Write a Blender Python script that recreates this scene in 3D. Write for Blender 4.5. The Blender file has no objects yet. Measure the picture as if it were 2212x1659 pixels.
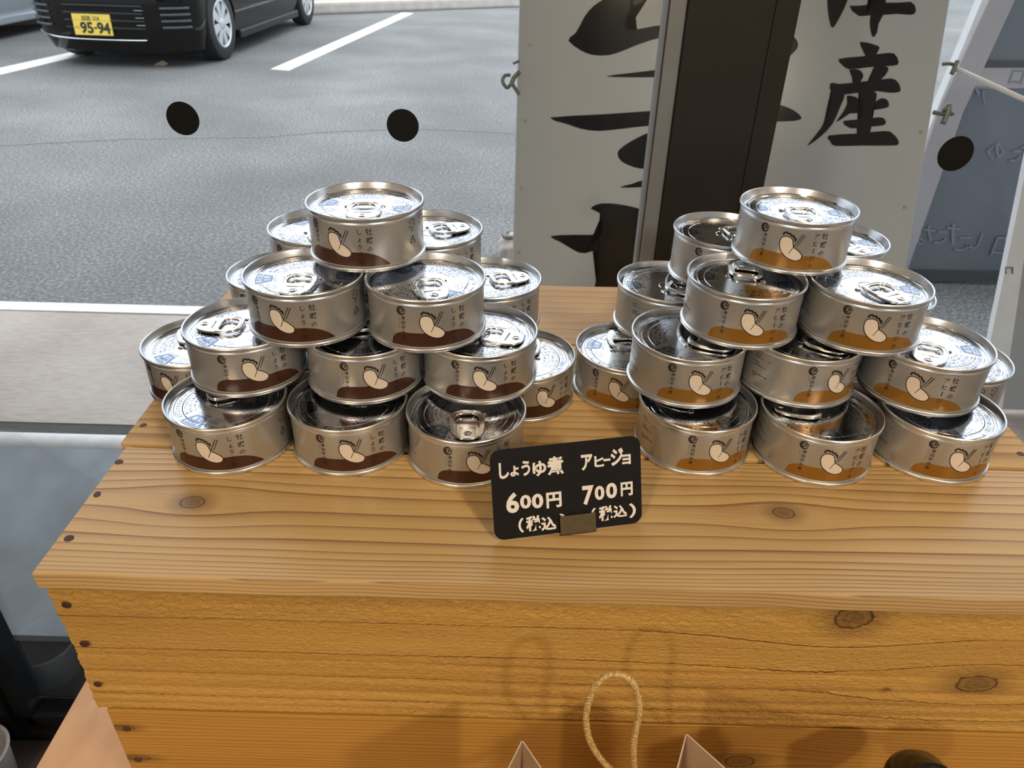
import bpy, bmesh, math, random
from mathutils import Vector, Matrix
random.seed(7)
D = bpy.data
S = bpy.context.scene
C = S.collection
PI = math.pi
def R(a): return math.radians(a)

# ------------------------------------------------------------------ camera
# z = 0 is the top of the wooden crate, y points out of the window, x along the crate
F_PX, PITCH, ROLL, CAM_H = 1630.0, 0.55862, 0.0271, 0.33582
W_PX, H_PX = 2212, 1659
FWD = Vector((0, math.cos(PITCH), -math.sin(PITCH)))
RIGHT0 = Vector((1, 0, 0)); UP0 = RIGHT0.cross(FWD)
RIGHT = math.cos(ROLL)*RIGHT0 + math.sin(ROLL)*UP0
UP = -math.sin(ROLL)*RIGHT0 + math.cos(ROLL)*UP0
EYE = Vector((0, 0, CAM_H))
cam = D.cameras.new('camera'); cam_o = D.objects.new('camera', cam); C.objects.link(cam_o)
cam.sensor_width = 36; cam.lens = F_PX/W_PX*36; cam.clip_start = 0.01; cam.clip_end = 200
m3 = Matrix((RIGHT, UP, -FWD)).transposed()
cam_o.matrix_world = Matrix.Translation(EYE) @ m3.to_4x4()
cam.dof.use_dof = True; cam.dof.focus_distance = 0.58; cam.dof.aperture_fstop = 20
S.camera = cam_o
def rdir(px, py): return FWD + RIGHT*((px-W_PX/2)/F_PX) - UP*((py-H_PX/2)/F_PX)
def onY(px, py, Y): d = rdir(px, py); return EYE + d*(Y/d.y)
def onZ(px, py, z): d = rdir(px, py); return EYE + d*((z-CAM_H)/d.z)

# ------------------------------------------------------------------ world, lights, exposure
wd = D.worlds.new('overcast_sky'); S.world = wd; wd.use_nodes = True
nt = wd.node_tree; nt.nodes.clear()
tc = nt.nodes.new('ShaderNodeTexCoord'); sx = nt.nodes.new('ShaderNodeSeparateXYZ')
rp = nt.nodes.new('ShaderNodeValToRGB'); bg = nt.nodes.new('ShaderNodeBackground'); wo = nt.nodes.new('ShaderNodeOutputWorld')
nz = nt.nodes.new('ShaderNodeTexNoise'); nz.inputs['Scale'].default_value = 2.2; nz.inputs['Detail'].default_value = 4
ad = nt.nodes.new('ShaderNodeMath'); ad.operation = 'MULTIPLY_ADD'; ad.inputs[1].default_value = 0.25; 
nt.links.new(tc.outputs['Generated'], sx.inputs[0]); nt.links.new(tc.outputs['Generated'], nz.inputs['Vector'])
nt.links.new(nz.outputs['Fac'], ad.inputs[0]); nt.links.new(sx.outputs['Z'], ad.inputs[2])
nt.links.new(ad.outputs[0], rp.inputs[0])
rp.color_ramp.elements[0].position = 0.1; rp.color_ramp.elements[0].color = (0.30, 0.365, 0.47, 1)
rp.color_ramp.elements[1].position = 1.1; rp.color_ramp.elements[1].color = (1.0, 1.0, 1.0, 1)
nt.links.new(rp.outputs[0], bg.inputs[0]); bg.inputs[1].default_value = 2.7
nt.links.new(bg.outputs[0], wo.inputs[0])
S.view_settings.view_transform = 'Standard'; S.view_settings.look = 'None'
S.view_settings.gamma = 1; S.view_settings.use_curve_mapping = False
S.view_settings.exposure = 0.0
LAMP_POWER = 1.0

# ------------------------------------------------------------------ material helper
class NB:
    def __init__(s, name):
        s.m = D.materials.new(name); s.m.use_nodes = True; s.t = s.m.node_tree; s.t.nodes.clear()
        s.out = s.t.nodes.new('ShaderNodeOutputMaterial'); s.p = s.t.nodes.new('ShaderNodeBsdfPrincipled')
        s.t.links.new(s.p.outputs[0], s.out.inputs[0])
    def n(s, typ, **kw):
        x = s.t.nodes.new('ShaderNode'+typ)
        for k, v in kw.items(): setattr(x, k, v)
        return x
    def l(s, a, b): s.t.links.new(a, b)
    def put(s, sock, v):
        if hasattr(v, 'links'): s.l(v, sock)
        elif isinstance(v, (tuple, list)) and len(v) == 3 and sock.type == 'RGBA': sock.default_value = (*v, 1)
        else: sock.default_value = v
    def math(s, op, a, b=0.0, c=None, clamp=False):
        x = s.n('Math', operation=op); x.use_clamp = clamp
        s.put(x.inputs[0], a); s.put(x.inputs[1], b)
        if c is not None: s.put(x.inputs[2], c)
        return x.outputs[0]
    def mix(s, f, a, b, mode='MIX'):
        x = s.n('Mix', data_type='RGBA', blend_type=mode)
        s.put(x.inputs[0], f); s.put(x.inputs[6], a); s.put(x.inputs[7], b); return x.outputs[2]
    def pos(s): return s.n('NewGeometry').outputs['Position']
    def obj(s): return s.n('TexCoord').outputs['Object']
    def sep(s, v): x = s.n('SeparateXYZ'); s.l(v, x.inputs[0]); return x.outputs
    def comb(s, a, b, c):
        x = s.n('CombineXYZ'); s.put(x.inputs[0], a); s.put(x.inputs[1], b); s.put(x.inputs[2], c); return x.outputs[0]
    def noise(s, vec, scale=1.0, detail=3.0, rough=0.5):
        x = s.n('TexNoise'); s.l(vec, x.inputs['Vector']); x.inputs['Scale'].default_value = scale
        x.inputs['Detail'].default_value = detail; x.inputs['Roughness'].default_value = rough; return x.outputs['Fac']
    def ramp(s, f, stops):
        x = s.n('ValToRGB'); s.l(f, x.inputs[0]); e = x.color_ramp.elements
        cc = lambda c: (*c, 1) if isinstance(c, tuple) else (c, c, c, 1)
        e[0].position = stops[0][0]; e[0].color = cc(stops[0][1]); e[1].position = stops[-1][0]; e[1].color = cc(stops[-1][1])
        for p, c in stops[1:-1]: q = e.new(p); q.color = cc(c)
        return x.outputs[0]
    def bump(s, h, strength=0.3, dist=0.001):
        x = s.n('Bump'); x.inputs['Strength'].default_value = strength; x.inputs['Distance'].default_value = dist
        s.l(h, x.inputs['Height']); s.l(x.outputs[0], s.p.inputs['Normal'])
    def set(s, **kw):
        for k, v in kw.items(): s.put(s.p.inputs[k.replace('_', ' ')], v)
        return s.m
def plain(name, col, rough=0.5, metal=0.0, var=0.06, scale=30.0, spec=0.5):
    b = NB(name); f = b.noise(b.obj(), scale, 4)
    lo = tuple(c*(1-var) for c in col); hi = tuple(min(1, c*(1+var)) for c in col)
    return b.set(Base_Color=b.ramp(f, [(0.3, lo), (0.7, hi)]), Roughness=rough, Metallic=metal, Specular_IOR_Level=spec)

M = {}
def wood(name, vaxis, light, dark, freq, knots=(), seed=0.0, line=0.5, rough=0.45, bumpd=0.0006, bumps=0.5, wob=0.01, rough_saw=0.0, spec=0.35, vc=None, cub=0.0):
    b = NB(name); P = b.sep(b.pos()); x = P[0]; v = b.math('SUBTRACT', P[1], P[2]) if vaxis == 1 else b.math('SUBTRACT', P[2], b.math('SUBTRACT', P[1], 0.3195))
    n1 = b.noise(b.comb(b.math('MULTIPLY', x, 2.2), b.math('MULTIPLY', v, 9.0), seed), 1.0, 2)
    g = b.math('MULTIPLY_ADD', b.math('SUBTRACT', n1, 0.5), wob*2, v)
    core = None; halo = None
    for (u0, v0, ru, rv, push) in knots:
        du = b.math('DIVIDE', b.math('SUBTRACT', x, u0), ru); dv = b.math('DIVIDE', b.math('SUBTRACT', v, v0), rv)
        d2 = b.math('ADD', b.math('POWER', b.math('ABSOLUTE', du), 2), b.math('POWER', b.math('ABSOLUTE', dv), 2))
        # the grain swings round the knot
        w2 = b.math('ADD', b.math('MULTIPLY', b.math('POWER', b.math('ABSOLUTE', du), 2), 0.03), b.math('MULTIPLY', b.math('POWER', b.math('ABSOLUTE', dv), 2), 0.08))
        sw = b.math('MULTIPLY', b.math('POWER', 2.718, b.math('MULTIPLY', w2, -1)), push)
        g = b.math('SUBTRACT', g, b.math('MULTIPLY', b.math('SUBTRACT', v, v0), sw))
        d = b.math('SQRT', d2)
        wobn = b.noise(b.comb(b.math('MULTIPLY', x, 150), b.math('MULTIPLY', v, 150), 3.3), 1.0, 2)
        d = b.math('ADD', d, b.math('MULTIPLY', b.math('SUBTRACT', wobn, 0.5), 0.3))
        k = b.ramp(d, [(0.0, 0.80), (0.25, 0.62), (0.45, 0.74), (0.65, 0.55), (0.84, 0.66), (0.94, 1.0), (1.0, 0.6)])
        mr = b.n('MapRange'); mr.inputs[1].default_value = 1.0; mr.inputs[2].default_value = 2.4; mr.inputs[3].default_value = 0.45; mr.inputs[4].default_value = 0.0; b.l(d, mr.inputs[0])
        inside = b.math('LESS_THAN', d, 1.0)
        kk = b.math('ADD', b.math('MULTIPLY', inside, k), b.math('MULTIPLY', b.math('SUBTRACT', 1.0, inside), mr.outputs[0]))
        core = kk if core is None else b.math('MAXIMUM', core, kk)
    n2 = b.noise(b.comb(0.3+seed, b.math('MULTIPLY', g, 38.0), seed), 1.0, 2)
    gg = g
    if vc is not None:
        gc = b.math('SUBTRACT', g, vc); gg = b.math('ADD', gc, b.math('MULTIPLY', b.math('MULTIPLY', gc, b.math('MULTIPLY', gc, gc)), cub))
    ph = b.math('ADD', b.math('MULTIPLY', gg, freq), b.math('MULTIPLY', n2, 2.6))
    fr = b.math('FRACT', ph)
    ring = b.ramp(fr, [(0.0, 0.0), (0.55, 0.16), (0.86, 0.45), (0.95, 1.0), (1.0, 0.1)])
    fine = b.noise(b.comb(b.math('MULTIPLY', x, 9.0), b.math('MULTIPLY', v, 700.0), seed), 1.0, 3)
    patch = b.noise(b.comb(b.math('MULTIPLY', x, 3.0), b.math('MULTIPLY', v, 14.0), seed+5), 1.0, 3)
    fac = b.math('ADD', b.math('MULTIPLY', ring, line), b.math('MULTIPLY', b.math('SUBTRACT', fine, 0.5), 0.35))
    fac = b.math('ADD', fac, b.math('MULTIPLY', b.math('SUBTRACT', patch, 0.5), 0.8), clamp=True)
    col = b.mix(fac, light, dark)
    if core is not None: col = b.mix(core, col, (0.07, 0.03, 0.012))
    hgt = b.math('ADD', b.math('MULTIPLY', ring, -0.6), b.math('MULTIPLY', fine, 0.4))
    if rough_saw:
        rs = b.noise(b.comb(b.math('MULTIPLY', x, 260.0), 0.0, b.math('MULTIPLY', v, 420.0)), 1.0, 4, 0.65)
        msk = b.noise(b.comb(b.math('MULTIPLY', x, 3.0), 0.0, b.math('MULTIPLY', v, 40.0)), 1.0, 2)
        hgt = b.math('ADD', hgt, b.math('MULTIPLY', b.math('MULTIPLY', rs, b.math('MULTIPLY', msk, 2.0)), rough_saw))
    b.bump(hgt, bumps, bumpd)
    return b.set(Base_Color=col, Roughness=b.math('MULTIPLY_ADD', fac, 0.15, rough), Specular_IOR_Level=spec)

LIGHT = (0.67, 0.455, 0.195); DARK = (0.19, 0.085, 0.028)
M['top1'] = wood('top_board_wood', 1, LIGHT, DARK, 62, [(-0.2095, 0.379, 0.0085, 0.0062, 0.85), (0.1837, 0.3842, 0.0075, 0.0055, 0.85)], 1.7, 0.85, 0.30, 0.0005, 0.45, wob=0.012, spec=0.5, vc=0.378, cub=330.0)
M['top2'] = wood('middle_board_wood', 1, LIGHT, DARK, 90, [], 4.1, 0.6, 0.5, 0.0006, 0.5)
M['top3'] = wood('rear_board_wood', 1, (0.66, 0.43, 0.21), (0.34, 0.17, 0.07), 80, [(0.100, 0.6455, 0.004, 0.006, 0.7)], 8.3, 0.45, 0.5, 0.0005, 0.4)
M['front1'] = wood('front_board_wood', 2, (0.64, 0.375, 0.095), (0.30, 0.135, 0.027), 34, [(0.2136, -0.0267, 0.0125, 0.010, 0.8), (0.3097, -0.0864, 0.014, 0.0075, 0.8), (0.253, -0.095, 0.0022, 0.0022, 0.5)], 2.9, 0.34, 0.55, 0.0022, 1.0, wob=0.006, rough_saw=1.0, spec=0.2)
M['front2'] = wood('lower_board_wood', 2, (0.56, 0.305, 0.062), (0.24, 0.095, 0.016), 260, [(-0.268, -0.1615, 0.008, 0.003, 0.4), (-0.269, -0.198, 0.012, 0.003, 0.4), (0.172, -0.182, 0.011, 0.007, 0.8)], 6.2, 0.7, 0.5, 0.0006, 0.6, wob=0.004, spec=0.25)
M['side'] = wood('side_board_wood', 2, (0.66, 0.36, 0.11), (0.30, 0.12, 0.03), 80, [], 9.9)
b = NB('plywood_tabletop'); P_ = b.sep(b.pos())
f = b.noise(b.comb(b.math('MULTIPLY', P_[0], 60), b.math('MULTIPLY', P_[1], 14), 0.0), 1.0, 4)
M['table'] = b.set(Base_Color=b.ramp(f, [(0.3, (0.70, 0.42, 0.24)), (0.7, (0.82, 0.54, 0.33))]), Roughness=0.45)
M['nail'] = plain('rusty_nail_head', (0.075, 0.035, 0.028), 0.5, 0.3, 0.3, 900)
# metal of the cans
def metal(name, col, rough, brush=0.0):
    b = NB(name); o = b.sep(b.obj())
    f = b.noise(b.obj(), 260, 3)
    return b.set(Base_Color=b.ramp(f, [(0.3, tuple(c*0.96 for c in col)), (0.7, col)]), Metallic=1.0,
                 Roughness=b.math('MULTIPLY_ADD', f, 0.08, rough))
M['lid'] = metal('tinplate_lid', (0.70, 0.715, 0.74), 0.10)
M['rim'] = metal('tinplate_rim', (0.80, 0.825, 0.86), 0.27)
M['ring'] = metal('pull_ring_steel', (0.86, 0.86, 0.86), 0.12)
b = NB('printed_silver_can_wall'); f = b.noise(b.obj(), 700, 3)
M['body'] = b.set(Base_Color=b.ramp(f, [(0.3, (0.47, 0.465, 0.445)), (0.7, (0.505, 0.50, 0.48))]), Metallic=0.65, Roughness=0.36, Specular_IOR_Level=0.5)
def ink(name, col, rough=0.4, metal=0.0): return plain(name, col, rough, metal, 0.03, 400)
M['ink'] = ink('black_print', (0.015, 0.011, 0.012), 0.35)
M['soy'] = ink('brown_print', (0.062, 0.020, 0.009), 0.35, 0.1)
M['amber'] = ink('amber_print', (0.33, 0.155, 0.022), 0.32, 0.35)
M['cream'] = ink('cream_print', (0.80, 0.70, 0.58), 0.4)
M['lidink'] = metal('translucent_lid_ink', (0.17, 0.22, 0.335), 0.08)
M['black_card'] = plain('blackboard_card', (0.006, 0.0055, 0.006), 0.6, 0, 0.15, 200, 0.25)
M['chalk'] = plain('white_marker', (0.88, 0.85, 0.80), 0.5, 0, 0.03, 300)
M['bronze'] = plain('card_clip_metal', (0.16, 0.125, 0.075), 0.4, 0.7, 0.1, 300)
# outside
b = NB('asphalt'); pp = b.pos()
f = b.math('ADD', b.math('MULTIPLY', b.noise(pp, 75, 4, 0.75), 0.8), b.math('MULTIPLY', b.noise(pp, 1.2, 4), 0.2))
b.bump(b.noise(pp, 160, 3, 0.7), 0.5, 0.004)
M['asphalt'] = b.set(Base_Color=b.ramp(f, [(0.34, (0.07, 0.074, 0.079)), (0.5, (0.15, 0.158, 0.166)), (0.66, (0.38, 0.395, 0.41))]), Roughness=0.75)
M['tar'] = plain('dark_crack_filler', (0.17, 0.17, 0.175), 0.8, 0, 0.2, 60)
b = NB('concrete_apron'); pp = b.pos(); q = b.sep(pp)
f = b.math('ADD', b.math('MULTIPLY', b.noise(b.comb(b.math('MULTIPLY', q[0], 25), b.math('MULTIPLY', q[1], 90), 0.0), 1.0, 4, 0.6), 0.5), b.math('MULTIPLY', b.noise(pp, 4, 4), 0.5))
M['concrete'] = b.set(Base_Color=b.ramp(f, [(0.3, (0.33, 0.28, 0.25)), (0.7, (0.52, 0.47, 0.44))]), Roughness=0.7)
M['paint'] = plain('road_paint_and_lit_nosing', (0.86, 0.88, 0.88), 0.6, 0, 0.08, 40)
M['kerb'] = plain('kerb_concrete', (0.55, 0.50, 0.46), 0.8, 0, 0.12, 8)
M['pave'] = plain('far_pavement', (0.36, 0.37, 0.37), 0.8, 0, 0.12, 5)
M['whitewall'] = plain('white_glazed_low_wall', (0.40, 0.46, 0.53), 0.3, 0, 0.22, 9)
M['gapshade'] = plain('gap_shade_black', (0.004, 0.0045, 0.005), 0.8, 0, 0.4, 60, 0.2)  # near-black stands for the shade in the narrow gap behind the glass
M['darkstrip'] = plain('dark_drain_channel', (0.035, 0.035, 0.03), 0.6, 0, 0.3, 60)
M['frame'] = plain('dark_bronze_window_frame', (0.018, 0.014, 0.012), 0.45, 0.2, 0.1, 30)
M['framegrey'] = plain('blue_grey_window_frame', (0.010, 0.012, 0.016), 0.7, 0.0, 0.1, 30, 0.15)
M['alu'] = plain('grey_aluminium_strip', (0.22, 0.235, 0.25), 0.45, 0.3, 0.06, 30)
M['signwhite'] = plain('white_sign_panel', (0.50, 0.535, 0.58), 0.16, 0, 0.03, 3)
M['signink'] = plain('black_sign_lettering', (0.010, 0.010, 0.014), 0.12, 0, 0.2, 3)
M['screw'] = plain('rusty_screw', (0.42, 0.38, 0.29), 0.5, 0.2, 0.3, 300)
M['wire'] = plain('steel_hook', (0.20, 0.20, 0.19), 0.45, 0.6, 0.2, 200)
M['whiteplastic'] = plain('white_plastic', (0.80, 0.81, 0.83), 0.4, 0, 0.05, 20)
M['lilac'] = plain('pale_lilac_frame', (0.44, 0.42, 0.44), 0.5, 0, 0.05, 6)
M['greyboard'] = plain('slate_grey_panel', (0.155, 0.18, 0.205), 0.4, 0, 0.06, 4)
M['greydark'] = plain('dark_grey_rail', (0.07, 0.075, 0.08), 0.5, 0, 0.1, 10)
M['palepanel'] = plain('pale_grey_panel', (0.40, 0.41, 0.43), 0.5, 0, 0.06, 5)
M['faint'] = plain('mirrored_lettering', (0.235, 0.265, 0.295), 0.5, 0, 0.05, 10)
M['sticker'] = plain('black_sticker', (0.006, 0.006, 0.005), 0.35, 0, 0.1, 60, 0.3)
M['carblack'] = plain('black_car_paint', (0.006, 0.0055, 0.0055), 0.08, 0, 0.1, 3, 0.25)
M['carblue'] = plain('pale_blue_car_paint', (0.50, 0.57, 0.63), 0.15, 0.1, 0.03, 3)
M['carplastic'] = plain('black_car_plastic', (0.012, 0.012, 0.014), 0.5, 0, 0.1, 30)
M['carglass'] = plain('dark_car_glass', (0.01, 0.012, 0.014), 0.03, 0, 0.1, 3)
M['chrome'] = plain('chrome_trim', (0.75, 0.77, 0.80), 0.12, 1.0, 0.03, 20)
M['tyre'] = plain('tyre_rubber', (0.012, 0.012, 0.014), 0.65, 0, 0.2, 40)
M['hub'] = plain('silver_wheel_cover', (0.62, 0.64, 0.67), 0.3, 0.5, 0.04, 20)
M['plate'] = plain('yellow_plate', (0.83, 0.60, 0.09), 0.45, 0, 0.03, 40)
M['plateink'] = plain('plate_black', (0.02, 0.02, 0.015), 0.5)
M['lamp'] = plain('headlamp_plastic', (0.6, 0.62, 0.65), 0.1, 0.2)
M['kraft'] = plain('kraft_paper', (0.52, 0.36, 0.23), 0.75, 0, 0.06, 120)
M['paperedge'] = plain('cut_paper_edge', (0.78, 0.70, 0.62), 0.7, 0, 0.04, 120)
b = NB('gold_braided_cord'); o = b.sep(b.obj())
M['cord'] = b.set(Base_Color=b.ramp(b.noise(b.obj(), 900, 2), [(0.35, (0.45, 0.27, 0.07)), (0.65, (0.85, 0.62, 0.26))]), Roughness=0.4, Metallic=0.2)
M['gloss_black'] = plain('glossy_black_plastic', (0.010, 0.011, 0.014), 0.12, 0, 0.1, 30)
M['floor'] = plain('dark_shop_floor', (0.06, 0.05, 0.045), 0.6, 0, 0.15, 6)
M['wallwarm'] = plain('warm_plaster', (0.80, 0.77, 0.72), 0.8, 0, 0.05, 3)
M['wallblack'] = plain('black_wall_panel', (0.006, 0.006, 0.007), 0.6, 0, 0.1, 3)
M['ceil'] = plain('ceiling_board', (0.82, 0.80, 0.77), 0.8, 0, 0.04, 3)
M['eave'] = plain('added_eave_board', (0.20, 0.18, 0.16), 0.8, 0, 0.05, 3)
M['leaf'] = plain('dry_leaf', (0.50, 0.36, 0.22), 0.7, 0, 0.2, 60)
b = NB('window_glass')
tr = b.n('BsdfTransparent'); gl = b.n('BsdfGlossy'); gl.inputs['Roughness'].default_value = 0.0
lw = b.n('Fresnel'); lw.inputs[0].default_value = 1.35; mx = b.n('MixShader')
tr.inputs[0].default_value = (0.97, 0.985, 0.98, 1)
sm = b.noise(b.obj(), 3.0, 5)
b.l(b.math('MULTIPLY', lw.outputs[0], b.math('MULTIPLY_ADD', sm, 0.08, 0.28)), mx.inputs[0]); b.l(tr.outputs[0], mx.inputs[1]); b.l(gl.outputs[0], mx.inputs[2])
b.l(mx.outputs[0], b.out.inputs[0]); M['glass'] = b.m
b = NB('warm_lamp_glow'); em = b.n('Emission'); em.inputs[0].default_value = (1, 0.72, 0.42, 1); em.inputs[1].default_value = 6
b.l(em.outputs[0], b.out.inputs[0]); M['glow'] = b.m

# ------------------------------------------------------------------ mesh helpers
def mesh(name, vs, fs, mats, smooth=False, fm=None):
    me = D.meshes.new(name); me.from_pydata([tuple(v) for v in vs], [], fs)
    for m_ in (mats if isinstance(mats, (list, tuple)) else [mats]): me.materials.append(M[m_])
    if fm:
        for p, i in zip(me.polygons, fm): p.material_index = i
    if smooth:
        for p in me.polygons: p.use_smooth = True
    me.update(); return me
def obj(name, me, parent=None, loc=(0, 0, 0), rot=(0, 0, 0)):
    o = D.objects.new(name, me); C.objects.link(o); o.location = loc; o.rotation_euler = rot
    if parent: o.parent = parent
    return o
def empty(name, loc=(0, 0, 0), rot=(0, 0, 0)): return obj(name, None, None, loc, rot)
def tag(o, label, cat, group=None):
    o['label'] = label; o['category'] = cat
    if group: o['group'] = group
    return o
def struct(o, label=None):
    o['kind'] = 'structure'
    if label: o['label'] = label
    return o
class MB:
    def __init__(s): s.v = []; s.f = []; s.m = []
    def add(s, vs, fs, mi=0):
        k = len(s.v); s.v += [tuple(v) for v in vs]; s.f += [tuple(i+k for i in f) for f in fs]; s.m += [mi]*len(fs)
    def box(s, x0, x1, y0, y1, z0, z1, mi=0):
        vs = [(x, y, z) for z in (z0, z1) for y in (y0, y1) for x in (x0, x1)]
        s.add(vs, [(0, 2, 3, 1), (4, 5, 7, 6), (0, 1, 5, 4), (2, 6, 7, 3), (0, 4, 6, 2), (1, 3, 7, 5)], mi)
    def ngon_prism(s, pts, z0, z1, mi=0):
        n = len(pts)
        s.add([(x, y, z0) for x, y in pts]+[(x, y, z1) for x, y in pts],
              [tuple(range(n-1, -1, -1)), tuple(range(n, 2*n))]+[(i, (i+1) % n, n+(i+1) % n, n+i) for i in range(n)], mi)
    def tube(s, pts, r, seg=8, closed=False, mi=0, cap=True):
        pts = [Vector(p) for p in pts]; n = len(pts); up = Vector((0, 0, 1)); vs = []
        rr = r if isinstance(r, (list, tuple)) else [r]*n
        prev = None
        for i, p in enumerate(pts):
            a = pts[(i-1) % n] if (closed or i > 0) else p; c = pts[(i+1) % n] if (closed or i < n-1) else p
            t = (c-a).normalized()
            if prev is None:
                u = t.cross(up); u = u.normalized() if u.length > 1e-6 else Vector((1, 0, 0))
            else:
                u = (prev - t*prev.dot(t)).normalized()
            prev = u; w = t.cross(u)
            vs += [p+rr[i]*(math.cos(2*PI*k/seg)*u+math.sin(2*PI*k/seg)*w) for k in range(seg)]
        fs = []
        for i in range(n if closed else n-1):
            j = (i+1) % n
            fs += [(i*seg+k, i*seg+(k+1) % seg, j*seg+(k+1) % seg, j*seg+k) for k in range(seg)]
        if not closed and cap: fs += [tuple(range(seg-1, -1, -1)), tuple(range((n-1)*seg, n*seg))]
        s.add(vs, fs, mi)
    def lathe(s, prof, seg=64, mi=0, mf=None):
        n = len(prof); vs = []; fs = []
        for k in range(seg):
            a = 2*PI*k/seg; vs += [(r*math.cos(a), r*math.sin(a), z) for r, z in prof]
        ms = []
        for k in range(seg):
            j = (k+1) % seg
            for i in range(n-1):
                fs.append((k*n+i, j*n+i, j*n+i+1, k*n+i+1)); ms.append(mf(i) if mf else mi)
        q = len(s.v); s.v += vs; s.f += [tuple(i+q for i in f) for f in fs]; s.m += ms
    def mesh(s, name, mats, smooth=False): return mesh(name, s.v, s.f, mats, smooth, s.m if isinstance(mats, (list, tuple)) else None)
    def make(s, name, mats, parent=None, smooth=False, loc=(0, 0, 0), rot=(0, 0, 0)):
        return obj(name, s.mesh(name, mats, smooth), parent, loc, rot)
def sharp(me, ang=40):
    bm = bmesh.new(); bm.from_mesh(me)
    for e in bm.edges:
        if len(e.link_faces) == 2 and e.calc_face_angle(0) > R(ang): e.smooth = False
    bm.to_mesh(me); bm.free(); return me
def bevel(me, w=0.002, seg=2):
    bm = bmesh.new(); bm.from_mesh(me)
    bmesh.ops.bevel(bm, geom=list(bm.edges), offset=w, segments=seg, profile=0.6, affect='EDGES')
    bm.to_mesh(me); bm.free(); return me
def box(name, x0, x1, y0, y1, z0, z1, mat, parent=None, bv=0.0, loc=(0, 0, 0), rot=(0, 0, 0)):
    mb = MB(); mb.box(x0, x1, y0, y1, z0, z1); me = mb.mesh(name, mat)
    if bv: bevel(me, bv)
    return obj(name, me, parent, loc, rot)

# ------------------------------------------------------------------ glyphs (built-in font)
CH_FLAT = set('切り口で手を切らない様取り扱い注意！あけ方リングに指をかけて垂直に起こす缶詰のフタにおくへ押し倒す上の方へ引き上げる様にあける牡蠣のしょうゆ煮アヒジョ津田宇水産プラスチルミ缶胴ふた名称かき原材料内容量賞味期限製造者姫路558へ95-94TSUDAUIN600円70（税込）たなしこロ❶❷❸')
CH_BOLD = set('しょうゆ煮アヒジョー670円（税込）95-4')
_G = {}
def load_glyphs():
    todo = []
    for bold, chars in ((False, CH_FLAT), (True, CH_BOLD)):
        for ch in sorted(chars):
            cu = D.curves.new('glyph', 'FONT'); cu.body = ch; cu.size = 1; cu.resolution_u = 3 if bold else 1
            cu.offset = 0.036 if bold else 0.005
            o = D.objects.new('glyph', cu); C.objects.link(o); todo.append((bold, ch, o, cu))
    bpy.context.view_layer.update(); dg = bpy.context.evaluated_depsgraph_get()
    for bold, ch, o, cu in todo:
        e = o.evaluated_get(dg); me = e.to_mesh()
        _G[(bold, ch)] = ([(v.co.x, v.co.y) for v in me.vertices], [tuple(p.vertices) for p in me.polygons])
        e.to_mesh_clear()
    for bold, ch, o, cu in todo:
        D.objects.remove(o); D.curves.remove(cu)
load_glyphs()
def glyph(ch, bold=False, tight=False):
    vs, fs = _G[(bold, ch)]
    if not vs: return [], []
    if tight or ord(ch) < 128:
        xs = [v[0] for v in vs]; ys = [v[1] for v in vs]; cx, cy = (min(xs)+max(xs))/2, (min(ys)+max(ys))/2
    else: cx, cy = 0.5, 0.37
    return [(x-cx, y-cy) for x, y in vs], fs
def ribbon(pts, w, closed=False):
    """flat strip along a 2D polyline -> verts, faces"""
    n = len(pts); L = []; 
    ww = w if isinstance(w, (list, tuple)) else [w]*n
    for i in range(n):
        a = pts[(i-1) % n] if (closed or i) else pts[i]; c = pts[(i+1) % n] if (closed or i < n-1) else pts[i]
        dx, dy = c[0]-a[0], c[1]-a[1]; l = math.hypot(dx, dy) or 1
        nx, ny = -dy/l*ww[i]/2, dx/l*ww[i]/2
        L += [(pts[i][0]+nx, pts[i][1]+ny), (pts[i][0]-nx, pts[i][1]-ny)]
    fs = [(2*i, 2*i+1, 2*((i+1) % n)+1, 2*((i+1) % n)) for i in range(n if closed else n-1)]
    return L, fs
def smooth2(pts, k=4, closed=True):
    """Catmull-Rom"""
    n = len(pts); out = []
    rng = range(n) if closed else range(n-1)
    for i in rng:
        p0 = pts[(i-1) % n] if (closed or i > 0) else pts[i]; p1 = pts[i]; p2 = pts[(i+1) % n]
        p3 = pts[(i+2) % n] if (closed or i+2 < n) else p2
        for j in range(k):
            t = j/k
            out.append(tuple(0.5*((2*p1[c])+(-p0[c]+p2[c])*t+(2*p0[c]-5*p1[c]+4*p2[c]-p3[c])*t*t+(-p0[c]+3*p1[c]-3*p2[c]+p3[c])*t**3) for c in range(len(p1))))
    if not closed: out.append(tuple(pts[-1]))
    return out

# ================================================================== SETTING
ZG, ZF, YW = -0.80, -0.87, 0.78          # street level, shop floor, window plane
g = MB(); g.add([(-16, YW+0.005, ZG), (16, YW+0.005, ZG), (16, 60, ZG), (-16, 60, ZG)], [(0, 1, 2, 3)])
ground = struct(g.make('ground', 'asphalt'), 'grey asphalt car park outside the window')
def strip(name, pts, mat, dz, parent=ground):
    n = len(pts); mb = MB(); mb.ngon_prism(pts, ZG+0.0005, ZG+dz); return mb.make(name, mat, parent)
def gp(px, py): p = onZ(px, py, ZG); return (p.x, p.y)
strip('painted_line', [(-2.042, 6.57), (-1.885, 6.53), (-1.40, 10.75), (-1.55, 10.8)], 'paint', 0.004)
strip('painted_line', [(-3.945, 6.02), (-3.80, 6.85), (-3.36, 10.6), (-3.50, 10.6), (-3.96, 7.1), (-4.10, 6.30)], 'paint', 0.004)
strip('painted_line', [(-4.0, 2.172), (1.02, 2.19), (1.02, 2.245), (-4.0, 2.232)], 'paint', 0.006)
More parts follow.
